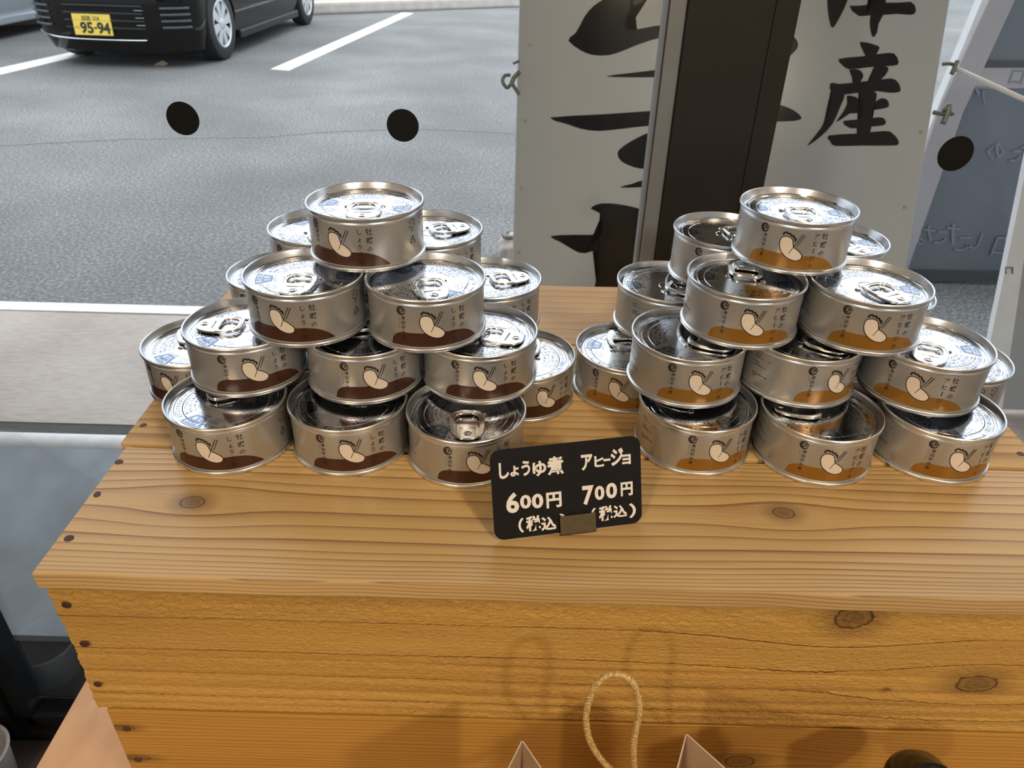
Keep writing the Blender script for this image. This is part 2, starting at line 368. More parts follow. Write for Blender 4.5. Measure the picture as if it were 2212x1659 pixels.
mb = MB(); mb.box(-4.5, 4.5, 1.562, 2.17, ZG, ZG+0.006); struct(mb.make('concrete_apron', 'concrete'), 'brownish concrete apron strip along the shop front')
mb = MB(); mb.box(-4.5, 4.5, 1.46, 1.562, ZG, ZG+0.004); struct(mb.make('drain_channel', 'darkstrip'), 'dark channel along the apron')
mb = MB(); mb.box(-4.5, 4.5, YW+0.006, 0.895, ZG, ZG+0.003); struct(mb.make('gap_shade_strip', 'gapshade'), 'ground strip between window and low wall, coloured black for the shade there')
cr = smooth2([gp(x, y) for x, y in [(-60, 318), (150, 306), (260, 301), (420, 298), (560, 296), (700, 286), (850, 279), (980, 281), (1100, 288), (1200, 292)]], 6, False)
cr = [(x, y+random.uniform(-0.012, 0.012)) for x, y in cr]
vs, fs = ribbon(cr, [random.uniform(0.015, 0.035) for _ in cr])
obj('asphalt_crack', mesh('asphalt_crack', [(x, y, ZG+0.0015) for x, y in vs], fs, 'tar'), ground)
mb = MB(); mb.add([(-14, 5.0, ZG), (-2.5, 10.45, ZG), (6, 15.6, ZG), (6, 15.6, ZG), ], [])
kb = MB(); a0, a1 = Vector((-9.0, 6.4, 0)), Vector((6.0, 15.6, 0)); dk = (a1-a0).normalized(); nk = Vector((-dk.y, dk.x, 0))
for (o0, o1, z0, z1) in ((0.0, 0.28, ZG, ZG+0.13),):
    q = [a0+nk*o0, a1+nk*o0, a1+nk*o1, a0+nk*o1]; kb.ngon_prism([(v.x, v.y) for v in q], z0, z1)
ko = kb.make('kerb', 'kerb'); bevel(ko.data, 0.03, 2); struct(ko, 'pale concrete kerb at the far side of the car park')
pv = MB(); q = [a0+nk*0.28, a1+nk*0.28, a1+nk*9, a0+nk*9]; pv.ngon_prism([(v.x, v.y) for v in q], ZG, ZG+0.11)
struct(pv.make('far_pavement', 'pave'), 'grey pavement beyond the kerb')
# low white wall outside the glass, rounded top
prof = [(0.895, ZG+0.0005), (0.90, ZG+0.012)]+[(1.29+0.03*math.cos(t), -0.664+0.03*math.sin(t)) for t in [R(110)-R(110)*i/10 for i in range(11)]]+[(1.32, ZG)]
mb = MB(); n = len(prof)
mb.add([(-4.5, y, z) for y, z in prof]+[(4.5, y, z) for y, z in prof], [(i, n+i, n+i+1, i+1) for i in range(n-1)]+[tuple(range(n)), tuple(range(2*n-1, n-1, -1))])
lw_o = mb.make('wall_outside', 'whitewall', smooth=True); sharp(lw_o.data); struct(lw_o, 'low sloping white glazed ledge with rounded top outside the glass')
mb = MB(); mb.tube([(-4.49, 1.288, -0.6655), (4.49, 1.288, -0.6655)], 0.034, 24); obj('skylit_nosing', mb.mesh('skylit_nosing', 'paint', True), lw_o)  # white cap paints in the skylight caught by the rounded top
# room
mb = MB(); mb.box(-2.4, 2.4, -3.2, YW+0.06, ZF-0.05, ZF); struct(mb.make('floor', 'floor'))
mb = MB(); mb.box(-2.5, 2.5, -3.3, YW+0.12, 1.62, 1.72); struct(mb.make('ceiling', 'ceil'))
mb = MB(); mb.box(-2.5, -2.4, -3.3, YW+0.06, ZF-0.05, 1.62); struct(mb.make('wall_left', 'wallwarm'))
mb = MB(); mb.box(2.4, 2.5, -3.3, YW+0.06, ZF-0.05, 1.62); struct(mb.make('wall_right', 'wallwarm'))
mb = MB(); mb.box(-2.5, 2.5, -3.3, -3.2, ZF-0.05, 1.62); struct(mb.make('wall_back', 'wallwarm'))
mb = MB(); mb.box(-2.4, -0.84, YW-0.02, YW+0.06, ZF-0.05, 1.62); mb.box(-0.84, 2.4, YW-0.02, YW+0.06, 1.30, 1.62); mb.box(1.75, 2.4, YW-0.02, YW+0.06, ZF, 1.30)
struct(mb.make('wall_front', 'wallblack'))
mb = MB(); mb.box(-4.5, 4.5, YW+0.06, 2.1, 1.95, 2.05); mb.box(-4.5, 4.5, YW+0.06, YW+0.12, 1.30, 1.95); struct(mb.make('shade_eave_1', 'eave'), 'unseen eave added over the shop window to shade the near ground')  # overhang is out of view, added to keep sky light off the near ground
# window
win = struct(empty('window_1', (0.3, YW, ZF)), 'dark framed shop window with mullion')
def wpart(name, x0, x1, y0, y1, z0, z1, mat, bv=0.003):
    o = box(name, x0, x1, y0, y1, z0, z1, mat, None, bv); o.parent = win; o.matrix_parent_inverse = win.matrix_basis.inverted(); return o
bpy.context.view_layer.update()
wpart('bottom_rail', -0.84, 1.75, YW-0.03, YW+0.03, ZF, ZF+0.022, 'framegrey')
wpart('bottom_rail', -0.80, 1.75, YW-0.018, YW+0.018, ZF+0.022, ZF+0.05, 'framegrey')
wpart('left_stile', -0.84, -0.815, YW-0.03, YW+0.03, ZF, 1.30, 'framegrey')
wpart('left_stile', -0.815, -0.785, YW-0.018, YW+0.018, ZF+0.022, 1.30, 'framegrey')
wpart('right_stile', 1.70, 1.75, YW-0.03, YW+0.03, ZF, 1.30, 'frame')
wpart('top_rail', -0.84, 1.75, YW-0.03, YW+0.03, 1.26, 1.30, 'frame')
wpart('mullion', 0.148, 0.2475, YW-0.030, YW+0.03, ZF+0.05, 1.26, 'frame', 0.002)
wpart('mullion_strip', 0.1325, 0.1478, YW-0.026, YW-0.006, ZF+0.05, 1.26, 'alu', 0.0015)
wpart('mullion_strip', 0.1285, 0.1322, YW-0.022, YW-0.006, ZF+0.05, 1.26, 'alu', 0.001)
wpart('mullion_groove', 0.2255, 0.2275, YW-0.0315, YW-0.028, ZF+0.05, 1.26, 'wallblack', 0)
for x0, x1 in ((-0.79, 0.150), (0.245, 1.70)):
    wpart('glass_pane', x0, x1, YW-0.003, YW+0.003, ZF+0.04, 1.27, 'glass', 0)
def disc_mesh(name, r, t, mat, seg=48):
    mb = MB(); pr = [(0.0001, 0), (r, 0), (r, t*0.6), (r-t*0.4, t), (0.0001, t)]; mb.lathe(pr, seg); return mb.mesh(name, mat)
for (px, py, wpx, lab) in ((395, 256, 70, 'black round warning sticker on the glass below the parked black car'),
                           (870, 271, 69, 'black round warning sticker on the glass between parked car and brush-lettered sign'),
                           (2064, 332, 76, 'black round warning sticker on the glass beside the mullion\'s far pane, over the grey board')):
    y0 = YW-0.0035; p = onY(px, py, y0); r = wpx/2*(onY(px+1, py, y0)-p).length
    o = obj('round_sticker', disc_mesh('round_sticker', r, 0.0004, 'sticker'), None, p, (R(90), 0, 0)); tag(o, lab, 'sticker', 'round stickers on the window glass')

# ================================================================== CRATE AND TABLE
tab = empty('display_table', (0.1, 0.45, ZF)); tag(tab, 'plywood display table carrying the wooden crate', 'table')
def tpart(name, *a, **k):
    o = box(name, *a, **k); o.parent = tab; o.matrix_parent_inverse = tab.matrix_basis.inverted(); return o
bpy.context.view_layer.update()
TZ = -0.262
e0, e1 = onZ(175, 1480, TZ), onZ(80, 1659, TZ)
tx = (e0.x+e1.x)/2
tpart('table_top', tx, 0.62, 0.02, 0.735, TZ-0.025, TZ, 'table', bv=0.002)
for x in (tx+0.05, 0.57):
    for y in (0.07, 0.69): tpart('leg', x-0.025, x+0.025, y-0.025, y+0.025, ZF, TZ-0.025, 'side', bv=0.002)
for y in (0.07, 0.69): tpart('apron_rail', tx+0.075, 0.545, y-0.01, y+0.01, TZ-0.085, TZ-0.025, 'side', bv=0.001)

crate = empty('wooden_crate', (0.05, 0.53, TZ)); tag(crate, 'rough cedar crate of nailed boards turned over as a display stand', 'crate')
bpy.context.view_layer.update()
def child(o, p):
    o.parent = p; bpy.context.view_layer.update(); o.matrix_parent_inverse = p.matrix_world.inverted(); return o
def board(name, x0, x1, y0, y1, z0, z1, mat, wav=0.0008, nx=40, bv=0.0007):
    """long board with slightly uneven edges and ends"""
    mb = MB(); mb.box(x0, x1, y0, y1, z0, z1)
    bm = bmesh.new(); bm.from_mesh(mb.mesh('t', mat))
    lx = [e for e in bm.edges if abs(e.verts[0].co.x-e.verts[1].co.x) > 0.5*(x1-x0)]
    bmesh.ops.subdivide_edges(bm, edges=lx, cuts=nx, use_grid_fill=True)
    bmesh.ops.bevel(bm, geom=[e for e in bm.edges if len(e.link_faces) == 2 and e.calc_face_angle(0) > 1], offset=bv, segments=2, profile=0.5, affect='EDGES')
    rn = random.Random(hash((round(x0, 3), round(y0, 3), round(z0, 3))) & 0xffff); ph = [rn.uniform(0, 6) for _ in range(4)]
    for v in bm.verts:
        e = math.sin(v.co.x*31+ph[0])+0.6*math.sin(v.co.x*77+ph[1])
        if y1-y0 > z1-z0: v.co.y += wav*e*(1 if v.co.y > (y0+y1)/2 else -0.6)
        else: v.co.z += wav*e*(1 if v.co.z > (z0+z1)/2 else -0.6)
    me = D.meshes.new(name); bm.to_mesh(me); bm.free(); me.materials.append(M[mat])
    return child(obj(name, me), crate)
nail_me = disc_mesh('nail', 0.0029, 0.0006, 'nail', 10)
def nail(par, p, rot, s=1.0):
    o = obj('nail', nail_me, None, p, rot); o.scale = (s*random.uniform(0.9, 1.15), s*random.uniform(0.8, 1.0), 1); child(o, par)
tb1 = board('top_board', -0.2795, 0.3935, 0.3128, 0.4375, -0.0125, 0.0, 'top1', 0.0006)
tb2 = board('top_board', -0.2855, 0.3935, 0.4415, 0.6065, -0.0125, -0.0002, 'top2', 0.0005)
tb3 = board('top_board', -0.2945, 0.3935, 0.6095, 0.738, -0.0125, -0.0002, 'top3', 0.0005)
for x, y in ((-0.2762, 0.4191), (-0.2748, 0.3841), (-0.2723, 0.3425)): nail(tb1, (x, y, -0.0002), (0, 0, random.uniform(0, 3)))
for x, y in ((0.386, 0.418), (0.386, 0.383), (0.386, 0.340)): nail(tb1, (x, y, -0.0002), (0, 0, random.uniform(0, 3)))
for x, y in ((-0.2785, 0.4643), (-0.2785, 0.52), (-0.2785, 0.58), (0.3832, 0.4582), (0.384, 0.52), (0.384, 0.58)): nail(tb2, (x, y, -0.0004), (0, 0, random.uniform(0, 3)))
for x, y in ((-0.287, 0.64), (-0.287, 0.70), (0.385, 0.64), (0.385, 0.70)): nail(tb3, (x, y, -0.0004), (0, 0, random.uniform(0, 3)))
# front board: weathered, ridged section
def front_board():
    z0, z1, x0, x1, yf, yb = -0.1370, -0.0146, -0.2795, 0.3925, 0.3190, 0.334
    zs = [z1-(z1-z0)*i/70 for i in range(71)]; nx = 220
    grooves = [(-0.0815, 0.0022), (-0.0985, 0.0024), (-0.1125, 0.002), (-0.1225, 0.0018), (-0.1305, 0.0016)]
    rn = random.Random(3); vs = []; fs = []
    rowj = [[rn.uniform(-1, 1) for _ in range(nx+1)] for _ in zs]
    for j, z in enumerate(zs):
        for i in range(nx+1):
            x = x0+(x1-x0)*i/nx
            zw = z+0.0016*math.sin(x*7+1)*(1 if z < -0.07 else 0.3)+0.0008*math.sin(x*19)
            y = yf+0.0012
            for gz, dpt in grooves:
                d = (zw-gz)/0.0022; sh = math.exp(-d*d)
                y += dpt*0.55*sh
                if -0.014 < zw-gz < 0: y += 0.0
            if z > -0.043: y += 0.0007*rowj[j][i]*(1 if z > -0.035 else 0.5)-0.0006   # torn rough band at the top
            elif z < -0.078: y += 0.0003*rowj[j][i]-0.0008
            else: y += 0.0002*rowj[j][i]
            if j in (0, 70): y += 0.001
            xx = x
            if i == 0: xx += 0.0005*rowj[j][7]+0.0008*math.sin(z*70+1)+0.0003*math.sin(z*310)
            vs.append((xx, y, z))
    n1 = nx+1
    for j in range(70):
        for i in range(nx): fs.append((j*n1+i, (j+1)*n1+i, (j+1)*n1+i+1, j*n1+i+1))
    k = len(vs)
    # thickness: back rim
    rim = [i for i in range(n1)]+[j*n1+nx for j in range(1, 71)]+[70*n1+i for i in range(nx-1, -1, -1)]+[j*n1 for j in range(69, 0, -1)]
    for r_ in rim: vs.append((vs[r_][0], yb, vs[r_][2]))
    m_ = len(rim)
    for i in range(m_): fs.append((rim[i], rim[(i+1) % m_], k+(i+1) % m_, k+i))
    fs.append(tuple(k+i for i in range(m_)))
    me = mesh('front_board', vs, fs, 'front1', True); sharp(me, 50)
    return child(obj('front_board', me), crate)
fb1 = front_board()
for x, z in ((-0.2712, -0.0329), (-0.2700, -0.0691), (-0.2725, -0.1099)): nail(fb1, (x, 0.3188, z), (R(90), 0, 0))
for z in (-0.033, -0.07, -0.11): nail(fb1, (0.384, 0.3188, z), (R(90), 0, 0))
fb2 = board('front_board', -0.2755, 0.3925, 0.3205, 0.334, TZ+0.0006, -0.1405, 'front2', 0.0004)
for x, z in ((-0.2665, -0.1615), (-0.2675, -0.199), (0.384, -0.16), (0.384, -0.2)): nail(fb2, (x, 0.3204, z), (R(90), 0, 0), 0.9)
for x0, x1 in ((-0.2755, -0.262), (0.379, 0.3915)):
    for z0, z1 in ((-0.1370, -0.0130), (TZ+0.0006, -0.1405)):
        board('side_board', x0, x1, 0.3345, 0.7175, z0, z1, 'side', 0.0003, 4)
for z0, z1 in ((-0.1370, -0.0130), (TZ+0.0006, -0.1405)): board('back_board', -0.2755, 0.3915, 0.718, 0.732, z0, z1, 'side', 0.0003, 8)

# ================================================================== CANS
RO, RB, HC = 0.0425, 0.0409, 0.0396        # seam radius, wall radius, height of a can
def bead(r0, z0, r, zt, k=5):              # half round from z0 to zt bulging to r
    return [(r0+(r-r0)*math.sin(PI*i/k), z0+(zt-z0)*i/k) for i in range(k+1)]
body_prof = [(0.0001, 0.0035), (0.036, 0.0035), (0.0385, 0.0022), (0.0395, 0.0005), (0.0405, 0.0)]+[(0.0418, 0.0), (0.0424, 0.0007), (RO, 0.0017), (0.0425, 0.0026), (0.0421, 0.0032), (0.0412, 0.0034)]
nseam = len(body_prof)-1
body_prof += [(0.0406, 0.0039), (RB, 0.0050), (RB, 0.0335), (RB, 0.0352), (0.0400, 0.0362), (0.0412, 0.0364)]
mb = MB(); mb.lathe(body_prof, 96, 0, lambda i: 1 if i < nseam or i >= nseam+3 else 0)
body_me = sharp(mb.mesh('can_body', ['body', 'rim'], True), 50)
ZP = HC-0.0052                              # lid panel height
lid_prof = [(0.0411, HC-0.0034), (0.0419, HC-0.0032), (0.0424, HC-0.0024), (RO, HC-0.0014), (0.0424, HC-0.0006), (0.0420, HC-0.0001), (0.0415, HC), (0.0410, HC-0.0003), (0.0406, HC-0.0012),
            (0.0396, HC-0.0048), (0.0392, HC-0.0060), (0.0386, HC-0.0064), (0.0378, HC-0.0060), (0.0374, ZP-0.0002), (0.0370, ZP),
            (0.0358, ZP), (0.0354, ZP-0.0003), (0.0348, ZP-0.0003), (0.0344, ZP), (0.0300, ZP), (0.0297, ZP+0.00025), (0.0293, ZP), (0.012, ZP), (0.0075, ZP), (0.0071, ZP-0.0003), (0.0066, ZP), (0.0001, ZP)]
mb = MB(); mb.lathe(lid_prof, 96, 0, lambda i: 1 if i < 9 else 0)
for sx_ in (-1, 1):                         # two embossed stops beside the ring end
    k = len(mb.v); N = 12
    for j in range(4):
        t = j/3*PI/2
        for i in range(N): mb.v.append((0.002+0.0022*math.cos(t)*math.cos(2*PI*i/N), sx_*0.0125+0.0022*math.cos(t)*math.sin(2*PI*i/N), ZP+0.0013*math.sin(t)))
    for j in range(3):
        for i in range(N): mb.f.append((k+j*N+i, k+j*N+(i+1) % N, k+(j+1)*N+(i+1) % N, k+(j+1)*N+i)); mb.m.append(0)
lid_me = sharp(mb.mesh('lid', ['lid', 'rim'], True), 14)
# pull ring: plate with finger hole and slot, nose at +x
def ring_mesh():
    cu = D.curves.new('ring', 'CURVE'); cu.dimensions = '2D'; cu.fill_mode = 'BOTH'; cu.extrude = 0.00025; cu.bevel_depth = 0.00055; cu.bevel_resolution = 2
    outer = smooth2([(0.0, -0.004), (0.0012, -0.0085), (0.006, -0.0115), (0.013, -0.0118), (0.020, -0.0112), (0.026, -0.0095), (0.0305, -0.0065), (0.032, -0.002),
                     (0.032, 0.002), (0.0305, 0.0065), (0.026, 0.0095), (0.020, 0.0112), (0.013, 0.0118), (0.006, 0.0115), (0.0012, 0.0085), (0.0, 0.004)], 3)
    hole = smooth2([(0.0028, -0.0035), (0.0042, -0.0068), (0.008, -0.0088), (0.013, -0.0088), (0.0155, -0.007), (0.0160, -0.003), (0.0160, 0.003), (0.0155, 0.007), (0.013, 0.0088), (0.008, 0.0088), (0.0042, 0.0068), (0.0028, 0.0035)], 3)
    slot = [(0.0205+0.0008*math.cos(t), (0.0055 if math.sin(t) > 0 else -0.0055)+0.0008*math.sin(t)) for t in [PI*i/6 for i in range(12)]]
    for pts in (outer, hole, slot):
        sp = cu.splines.new('POLY'); sp.points.add(len(pts)-1); sp.use_cyclic_u = True
        for p, q in zip(sp.points, pts): p.co = (q[0], q[1], 0, 1)
    o = D.objects.new('ring', cu); C.objects.link(o); bpy.context.view_layer.update()
    e = o.evaluated_get(bpy.context.evaluated_depsgraph_get()); me0 = e.to_mesh()
    mb = MB(); mb.add([(v.co.x, v.co.y, v.co.z+0.0016*max(0, 1-v.co.x/0.02)*0.4) for v in me0.vertices], [tuple(p.vertices) for p in me0.polygons]); e.to_mesh_clear()
    D.objects.remove(o); D.curves.remove(cu)
    # curled finger rim, slot bead, rivet and its button
    mb.tube([(x, y, 0.0004+0.0016*max(0, 1-x/0.02)*0.4) for x, y in smooth2([(0.0165, -0.0106), (0.006, -0.0106), (0.0012, -0.0062), (0.0012, 0.0062), (0.006, 0.0106), (0.0165, 0.0106)], 5, False)], 0.0009, 6)
    mb.tube([(x, y, 0.0002) for x, y in [(0.0205+0.0016*math.cos(t), (0.0055 if math.sin(t) > 0 else -0.0055)+0.0016*math.sin(t)) for t in [2*PI*i/14 for i in range(14)]]], 0.0005, 5, True)
    k = len(mb.v)
    mb2 = MB(); mb2.lathe([(0.0032, -0.0012), (0.0032, 0.0007), (0.0026, 0.0011), (0.0018, 0.0008), (0.0016, 0.0010), (0.0001, 0.0011)], 16)
    mb.add([(x+0.0272, y, z) for x, y, z in mb2.v], mb2.f)
    return sharp(mb.mesh('pull_ring', 'ring', True), 45)
ring_me = ring_mesh()
# lid print, two alike halves
def lid_print():
    mb = MB()
    def place(vs, fs, r, a, size, mi=0, dz=0.0):   # glyph centred at radius r, angle a, its top outwards
        ca, sa = math.cos(a), math.sin(a)
        out = []
        for (x, y) in vs:
            rr, tt = r+y*size, -x*size
            out.append((rr*ca-tt*sa, rr*sa+tt*ca, dz))
        mb.add(out, fs, mi)
    rows = [('切り口で手を切らない様取り扱い注意！', 0.0325, -24, -128, 0.0036), ('❶リングに指をかけて垂直に起こす', 0.0276, -26, -108, 0.0025), ('垂直に起こす❷缶詰のフタに', 0.0246, -28, -108, 0.0026),
            ('おくへ押し倒すリングを上の方', 0.0213, -28, -108, 0.0024), ('へ引き上げる様にあける', 0.0182, -30, -100, 0.0025)]
    def strokes(lines, a0, r0, w):
        for pts in lines:
            pl = smooth2([(r0+y*0.001, -x*0.001) for x, y in pts], 4, False)
            vs, fs = ribbon(pl, w); ca, sa = math.cos(a0), math.sin(a0)
            mb.add([(x*ca-y*sa, x*sa+y*ca, 0.0) for x, y in vs], fs, 0)
    for half in (0, 180):
        # shield
        n = 10; vs = []
        for i in range(n+1):
            t = R(half+16-32*i/n); vs.append((0.0338*math.cos(t), 0.0338*math.sin(t), 0.0))
        for i in range(n+1):
            u = i/n; t = R(half-16+32*u); k = 1-abs(2*u-1)
            w_ = 0.0225-0.0012*k; t = R(half)+(t-R(half))*(0.78)
            vs.append((w_*math.cos(t), w_*math.sin(t), 0.0))
        mb.add(vs, [tuple(range(len(vs)))], 0)
        for i, ch in enumerate('あけ方'): place(*glyph(ch), 0.0309, R(half+9.0-9.0*i), 0.0052, 1, 0.00005)
        for i, ch in enumerate('注意'): place(*glyph(ch), 0.0258, R(half+5.4-10.8*i), 0.0048, 1, 0.00005)
        for txt, r, a0, a1, sz in rows:
            for i, ch in enumerate(txt): place(*glyph(ch), r, R(half+a0+(a1-a0)*i/(len(txt)-1)), sz)
        for i, ch in enumerate('缶詰のフタ'): place(*glyph(ch), 0.0203, R(half+13-6.5*i), 0.0021)
        strokes([[(-5, 1), (-3, 3), (0, 2.6), (2, 1), (3.5, 1.4)], [(-5, -1), (-2, -0.4), (0, 0.6), (2, 1)], [(-4, -3), (-1, -2), (1, -3), (2.5, -2)], [(0.5, 2.4), (3, 4), (4.5, 3.6)],
                 [(-6, 3.5), (-5, 4.5), (-4, 4)], [(2, -1), (4, -1.6), (5, -0.4), (4, 1)], [(-2, -4.5), (0, -4), (2, -4.6)], [(1, 5), (2.5, 6)], [(3, 5), (4.8, 5.6)]], R(half-146), 0.0262, 0.00028)
        for aa, rr in ((-136, 0.0335), (-160, 0.031)):
            N = 10; t0 = R(half+aa); mb.add([(rr*math.cos(t0)+0.0009*math.cos(2*PI*i/N), rr*math.sin(t0)+0.0009*math.sin(2*PI*i/N), 0) for i in range(N)], [tuple(range(N))], 0)
    return mb.mesh('lid_print', ['lidink', 'lid'])
lidp_me = lid_print()
# label print wrapped on the wall: u in metres along the wall (0 = oyster centre), z height
class Wrap(MB):
    def w(s, vs, fs, dr, mi=0):
        r = RB+dr
        s.add([(r*math.sin(u/RB), -r*math.cos(u/RB), z) for u, z in vs], fs, mi)
    def text(s, txt, u, z, pitch, size, dr=0.00012, bold=False):
        for i, ch in enumerate(txt):
            if ch == 'ー': s.w([(u-0.00028, z-i*pitch-size*0.42), (u+0.00028, z-i*pitch-size*0.42), (u+0.00028, z-i*pitch+size*0.42), (u-0.00028, z-i*pitch+size*0.42)], [(0, 1, 2, 3)], dr); continue
            vs, fs = glyph(ch, bold); s.w([(u+x*size, z-i*pitch+y*size) for x, y in vs], fs, dr)
def deg(a): return R(a)*RB
def mound(mat):
    s = Wrap(); n = 60; vs = []; fs = []; u0, u1 = deg(-41), deg(49)
    for i in range(n+1):
        t = i/n; u = u0+(u1-u0)*t
        left = min(1, t/0.16); right = min(1, (1-t)/0.34)
        e = math.sqrt(max(0, 1-(1-left)**2.2))*(1-(1-right)**2.6)
        top = 0.0052+0.0092*e*(1.0+0.06*math.sin(t*3))
        vs += [(u, 0.0045), (u, 0.0045+(top-0.0045)*0.5), (u, top)]
    for i in range(n):
        for j in (0, 1): fs.append((3*i+j, 3*i+3+j, 3*i+4+j, 3*i+1+j))
    s.w(vs, fs, 0.00005); return s.mesh('sauce_mound_print', mat, True)
oy = [(-6.2, 8.6), (-3.4, 9.0), (-0.6, 7.6), (0.7, 4.6), (1.6, 1.4), (4.6, -0.7), (7.6, -3.6), (8.4, -6.3), (6.6, -8.9), (2.7, -9.3), (-1.8, -7.4), (-5.9, -3.6), (-7.9, 1.0), (-8.2, 4.8), (-7.5, 7.4)]
OS = 0.00092
oy = smooth2([(x*OS*1.1, y*OS) for x, y in oy], 4); OZ = 0.0196
def oyster():
    s = Wrap(); n = len(oy); c = (0.0, 0.0005); vs = [(c[0], c[1]+OZ)]; fs = []
    cen = [(-0.0025+0.004*0, 0.001)]
    for k in (0.35, 0.7, 1.0): vs += [(c[0]+(x-c[0])*k, OZ+c[1]+(y-c[1])*k) for x, y in oy]
    for i in range(n):
        j = (i+1) % n; fs.append((0, 1+i, 1+j))
        for q in (0, 1): fs.append((1+q*n+i, 1+(q+1)*n+i, 1+(q+1)*n+j, 1+q*n+j))
    s.w(vs, fs, 0.00009); return s.mesh('oyster_print', 'cream', True)
def lines():
    s = Wrap()
    vs, fs = ribbon(oy, 0.0006, True); s.w([(x, y+OZ) for x, y in vs], fs, 0.00014)
    wav = smooth2([(x*OS, y*OS+OZ) for x, y in [(-7.5, 9.6), (-7.2, 11.4), (-5.6, 12.2), (-4.2, 11.3), (-2.8, 11.6), (-1.8, 10.2), (-0.2, 10.2), (0.7, 8.6), (2.0, 8.0), (1.9, 5.9)]], 5, False)
    vs, fs = ribbon(wav, 0.0012); s.w(vs, fs, 0.00014)
    for (a, b_) in (((6.6, 12.0), (-1.0, -4.4)), ((8.3, 11.6), (3.9, 2.0))):
        pl = [((a[0]+(b_[0]-a[0])*t/6)*OS, (a[1]+(b_[1]-a[1])*t/6)*OS+OZ) for t in range(7)]
        vs, fs = ribbon(pl, [0.00058-0.00003*i for i in range(7)]); s.w(vs, fs, 0.00018)
    return s.mesh('line_drawing_print', 'ink')
def brand():
    s = Wrap(); u = deg(-29); zc = 0.0308
    ring = [(u+0.0026*math.cos(t), zc+0.0028*math.sin(t)) for t in [R(50)+R(285)*i/24 for i in range(25)]]
    vs, fs = ribbon(ring, [0.0005+0.0010*math.sin(PI*i/24) for i in range(25)]); s.w(vs, fs, 0.00012)
    sw = smooth2([(u-0.0012, zc-0.0012), (u-0.0013, zc+0.0006), (u-0.0001, zc+0.0013), (u+0.0007, zc+0.0002), (u-0.0001, zc-0.0012), (u-0.0014, zc-0.0018)], 4, False)
    vs, fs = ribbon(sw, 0.0006); s.w(vs, fs, 0.00012)
    for k in range(4):
        x0 = u+0.0002+0.0006*k; vs, fs = ribbon([(x0, zc+0.0002-0.0005*k), (x0+0.0006, zc+0.0014-0.0003*k), (x0+0.0009, zc+0.0025-0.0004*k)], 0.00042); s.w(vs, fs, 0.00012)
    s.text('津田宇水産', u+0.0010, 0.0255, 0.0036, 0.0031)
    for i, ch in enumerate('TSUDAU SUISAN'):
        if ch == ' ': continue
        vs, fs = glyph(ch); s.w([(u-0.0018+y*0.0009, 0.0262-i*0.00072-x*0.0009) for x, y in vs], fs, 0.00012)
    return s.mesh('brand_print', 'ink')
def product(which):
    s = Wrap(); s.text('牡蠣の', deg(30.5), 0.0298, 0.0062, 0.0050)
    s.text('しょうゆ煮' if which == 'soy' else 'アヒージョ', deg(21 if which == 'soy' else 22), 0.0297, 0.0054, 0.0046)
    return s.mesh('product_name_print', 'ink')
def recycle():
    s = Wrap(); u = deg(79)
    for du, word in ((0, 'スチル'), (deg(17), 'アルミ')):
        pts = [(u+du+0.0032*math.cos(t), 0.0292+0.0032*math.sin(t)) for t in [R(200)+R(330)*i/24 for i in range(25)]]
        vs, fs = ribbon(pts, 0.0005); s.w(vs, fs, 0.00012)
        for i, ch in enumerate(word):
            vs, fs = glyph(ch); s.w([(u+du-0.0015+0.0015*i+x*0.0016, 0.0292+y*0.0022) for x, y in vs], fs, 0.00012)
        for i, ch in enumerate('缶胴'):
            vs, fs = glyph(ch); s.w([(u+du-0.0008+0.0016*i+x*0.0014, 0.0243+y*0.0014) for x, y in vs], fs, 0.00012)
    tri = [(u-0.0030, 0.0150), (u+0.0030, 0.0150), (u, 0.0205)]
    pts = []
    for i in range(3):
        a, b_ = tri[i], tri[(i+1) % 3]; pts = [(a[0]+(b_[0]-a[0])*t/5, a[1]+(b_[1]-a[1])*t/5) for t in range(6)]
        vs, fs = ribbon(pts, 0.0006); s.w(vs, fs, 0.00012)
    for i, ch in enumerate('プラ'):
        vs, fs = glyph(ch); s.w([(u-0.0009+0.0017*i+x*0.0018, 0.0168+y*0.002) for x, y in vs], fs, 0.00012)
    for i, ch in enumerate('ふた'):
        vs, fs = glyph(ch); s.w([(u-0.0009+0.0017*i+x*0.0015, 0.0130+y*0.0015) for x, y in vs], fs, 0.00012)
    return s.mesh('recycling_marks_print', 'ink')
def facts():
    s = Wrap(); u = deg(-90)
    for j, (txt, z) in enumerate((('名称かき', 0.0305), ('原材料かきしょうゆ', 0.0283), ('内容量', 0.0242), ('賞味期限缶ふた', 0.0220), ('製造者津田宇水産', 0.0150), ('姫路', 0.0128))):
        for i, ch in enumerate(txt):
            vs, fs = glyph(ch); s.w([(u+0.0017*i+0.0002*j+x*0.0015, z+y*0.0016) for x, y in vs], fs, 0.00012)
    return s.mesh('small_text_print', 'ink')
mound_me = {'soy': mound('soy'), 'amber': mound('amber')}; prod_me = {'soy': product('soy'), 'amber': product('amber')}
oyster_me, lines_me, brand_me, recycle_me, facts_me = oyster(), lines(), brand(), recycle(), facts()

SOY = 'silver oyster can with brown sauce label'; AMB = 'silver oyster can with amber oil label'
P1, P2 = 'in the brown-label pyramid', 'in the amber-label pyramid'
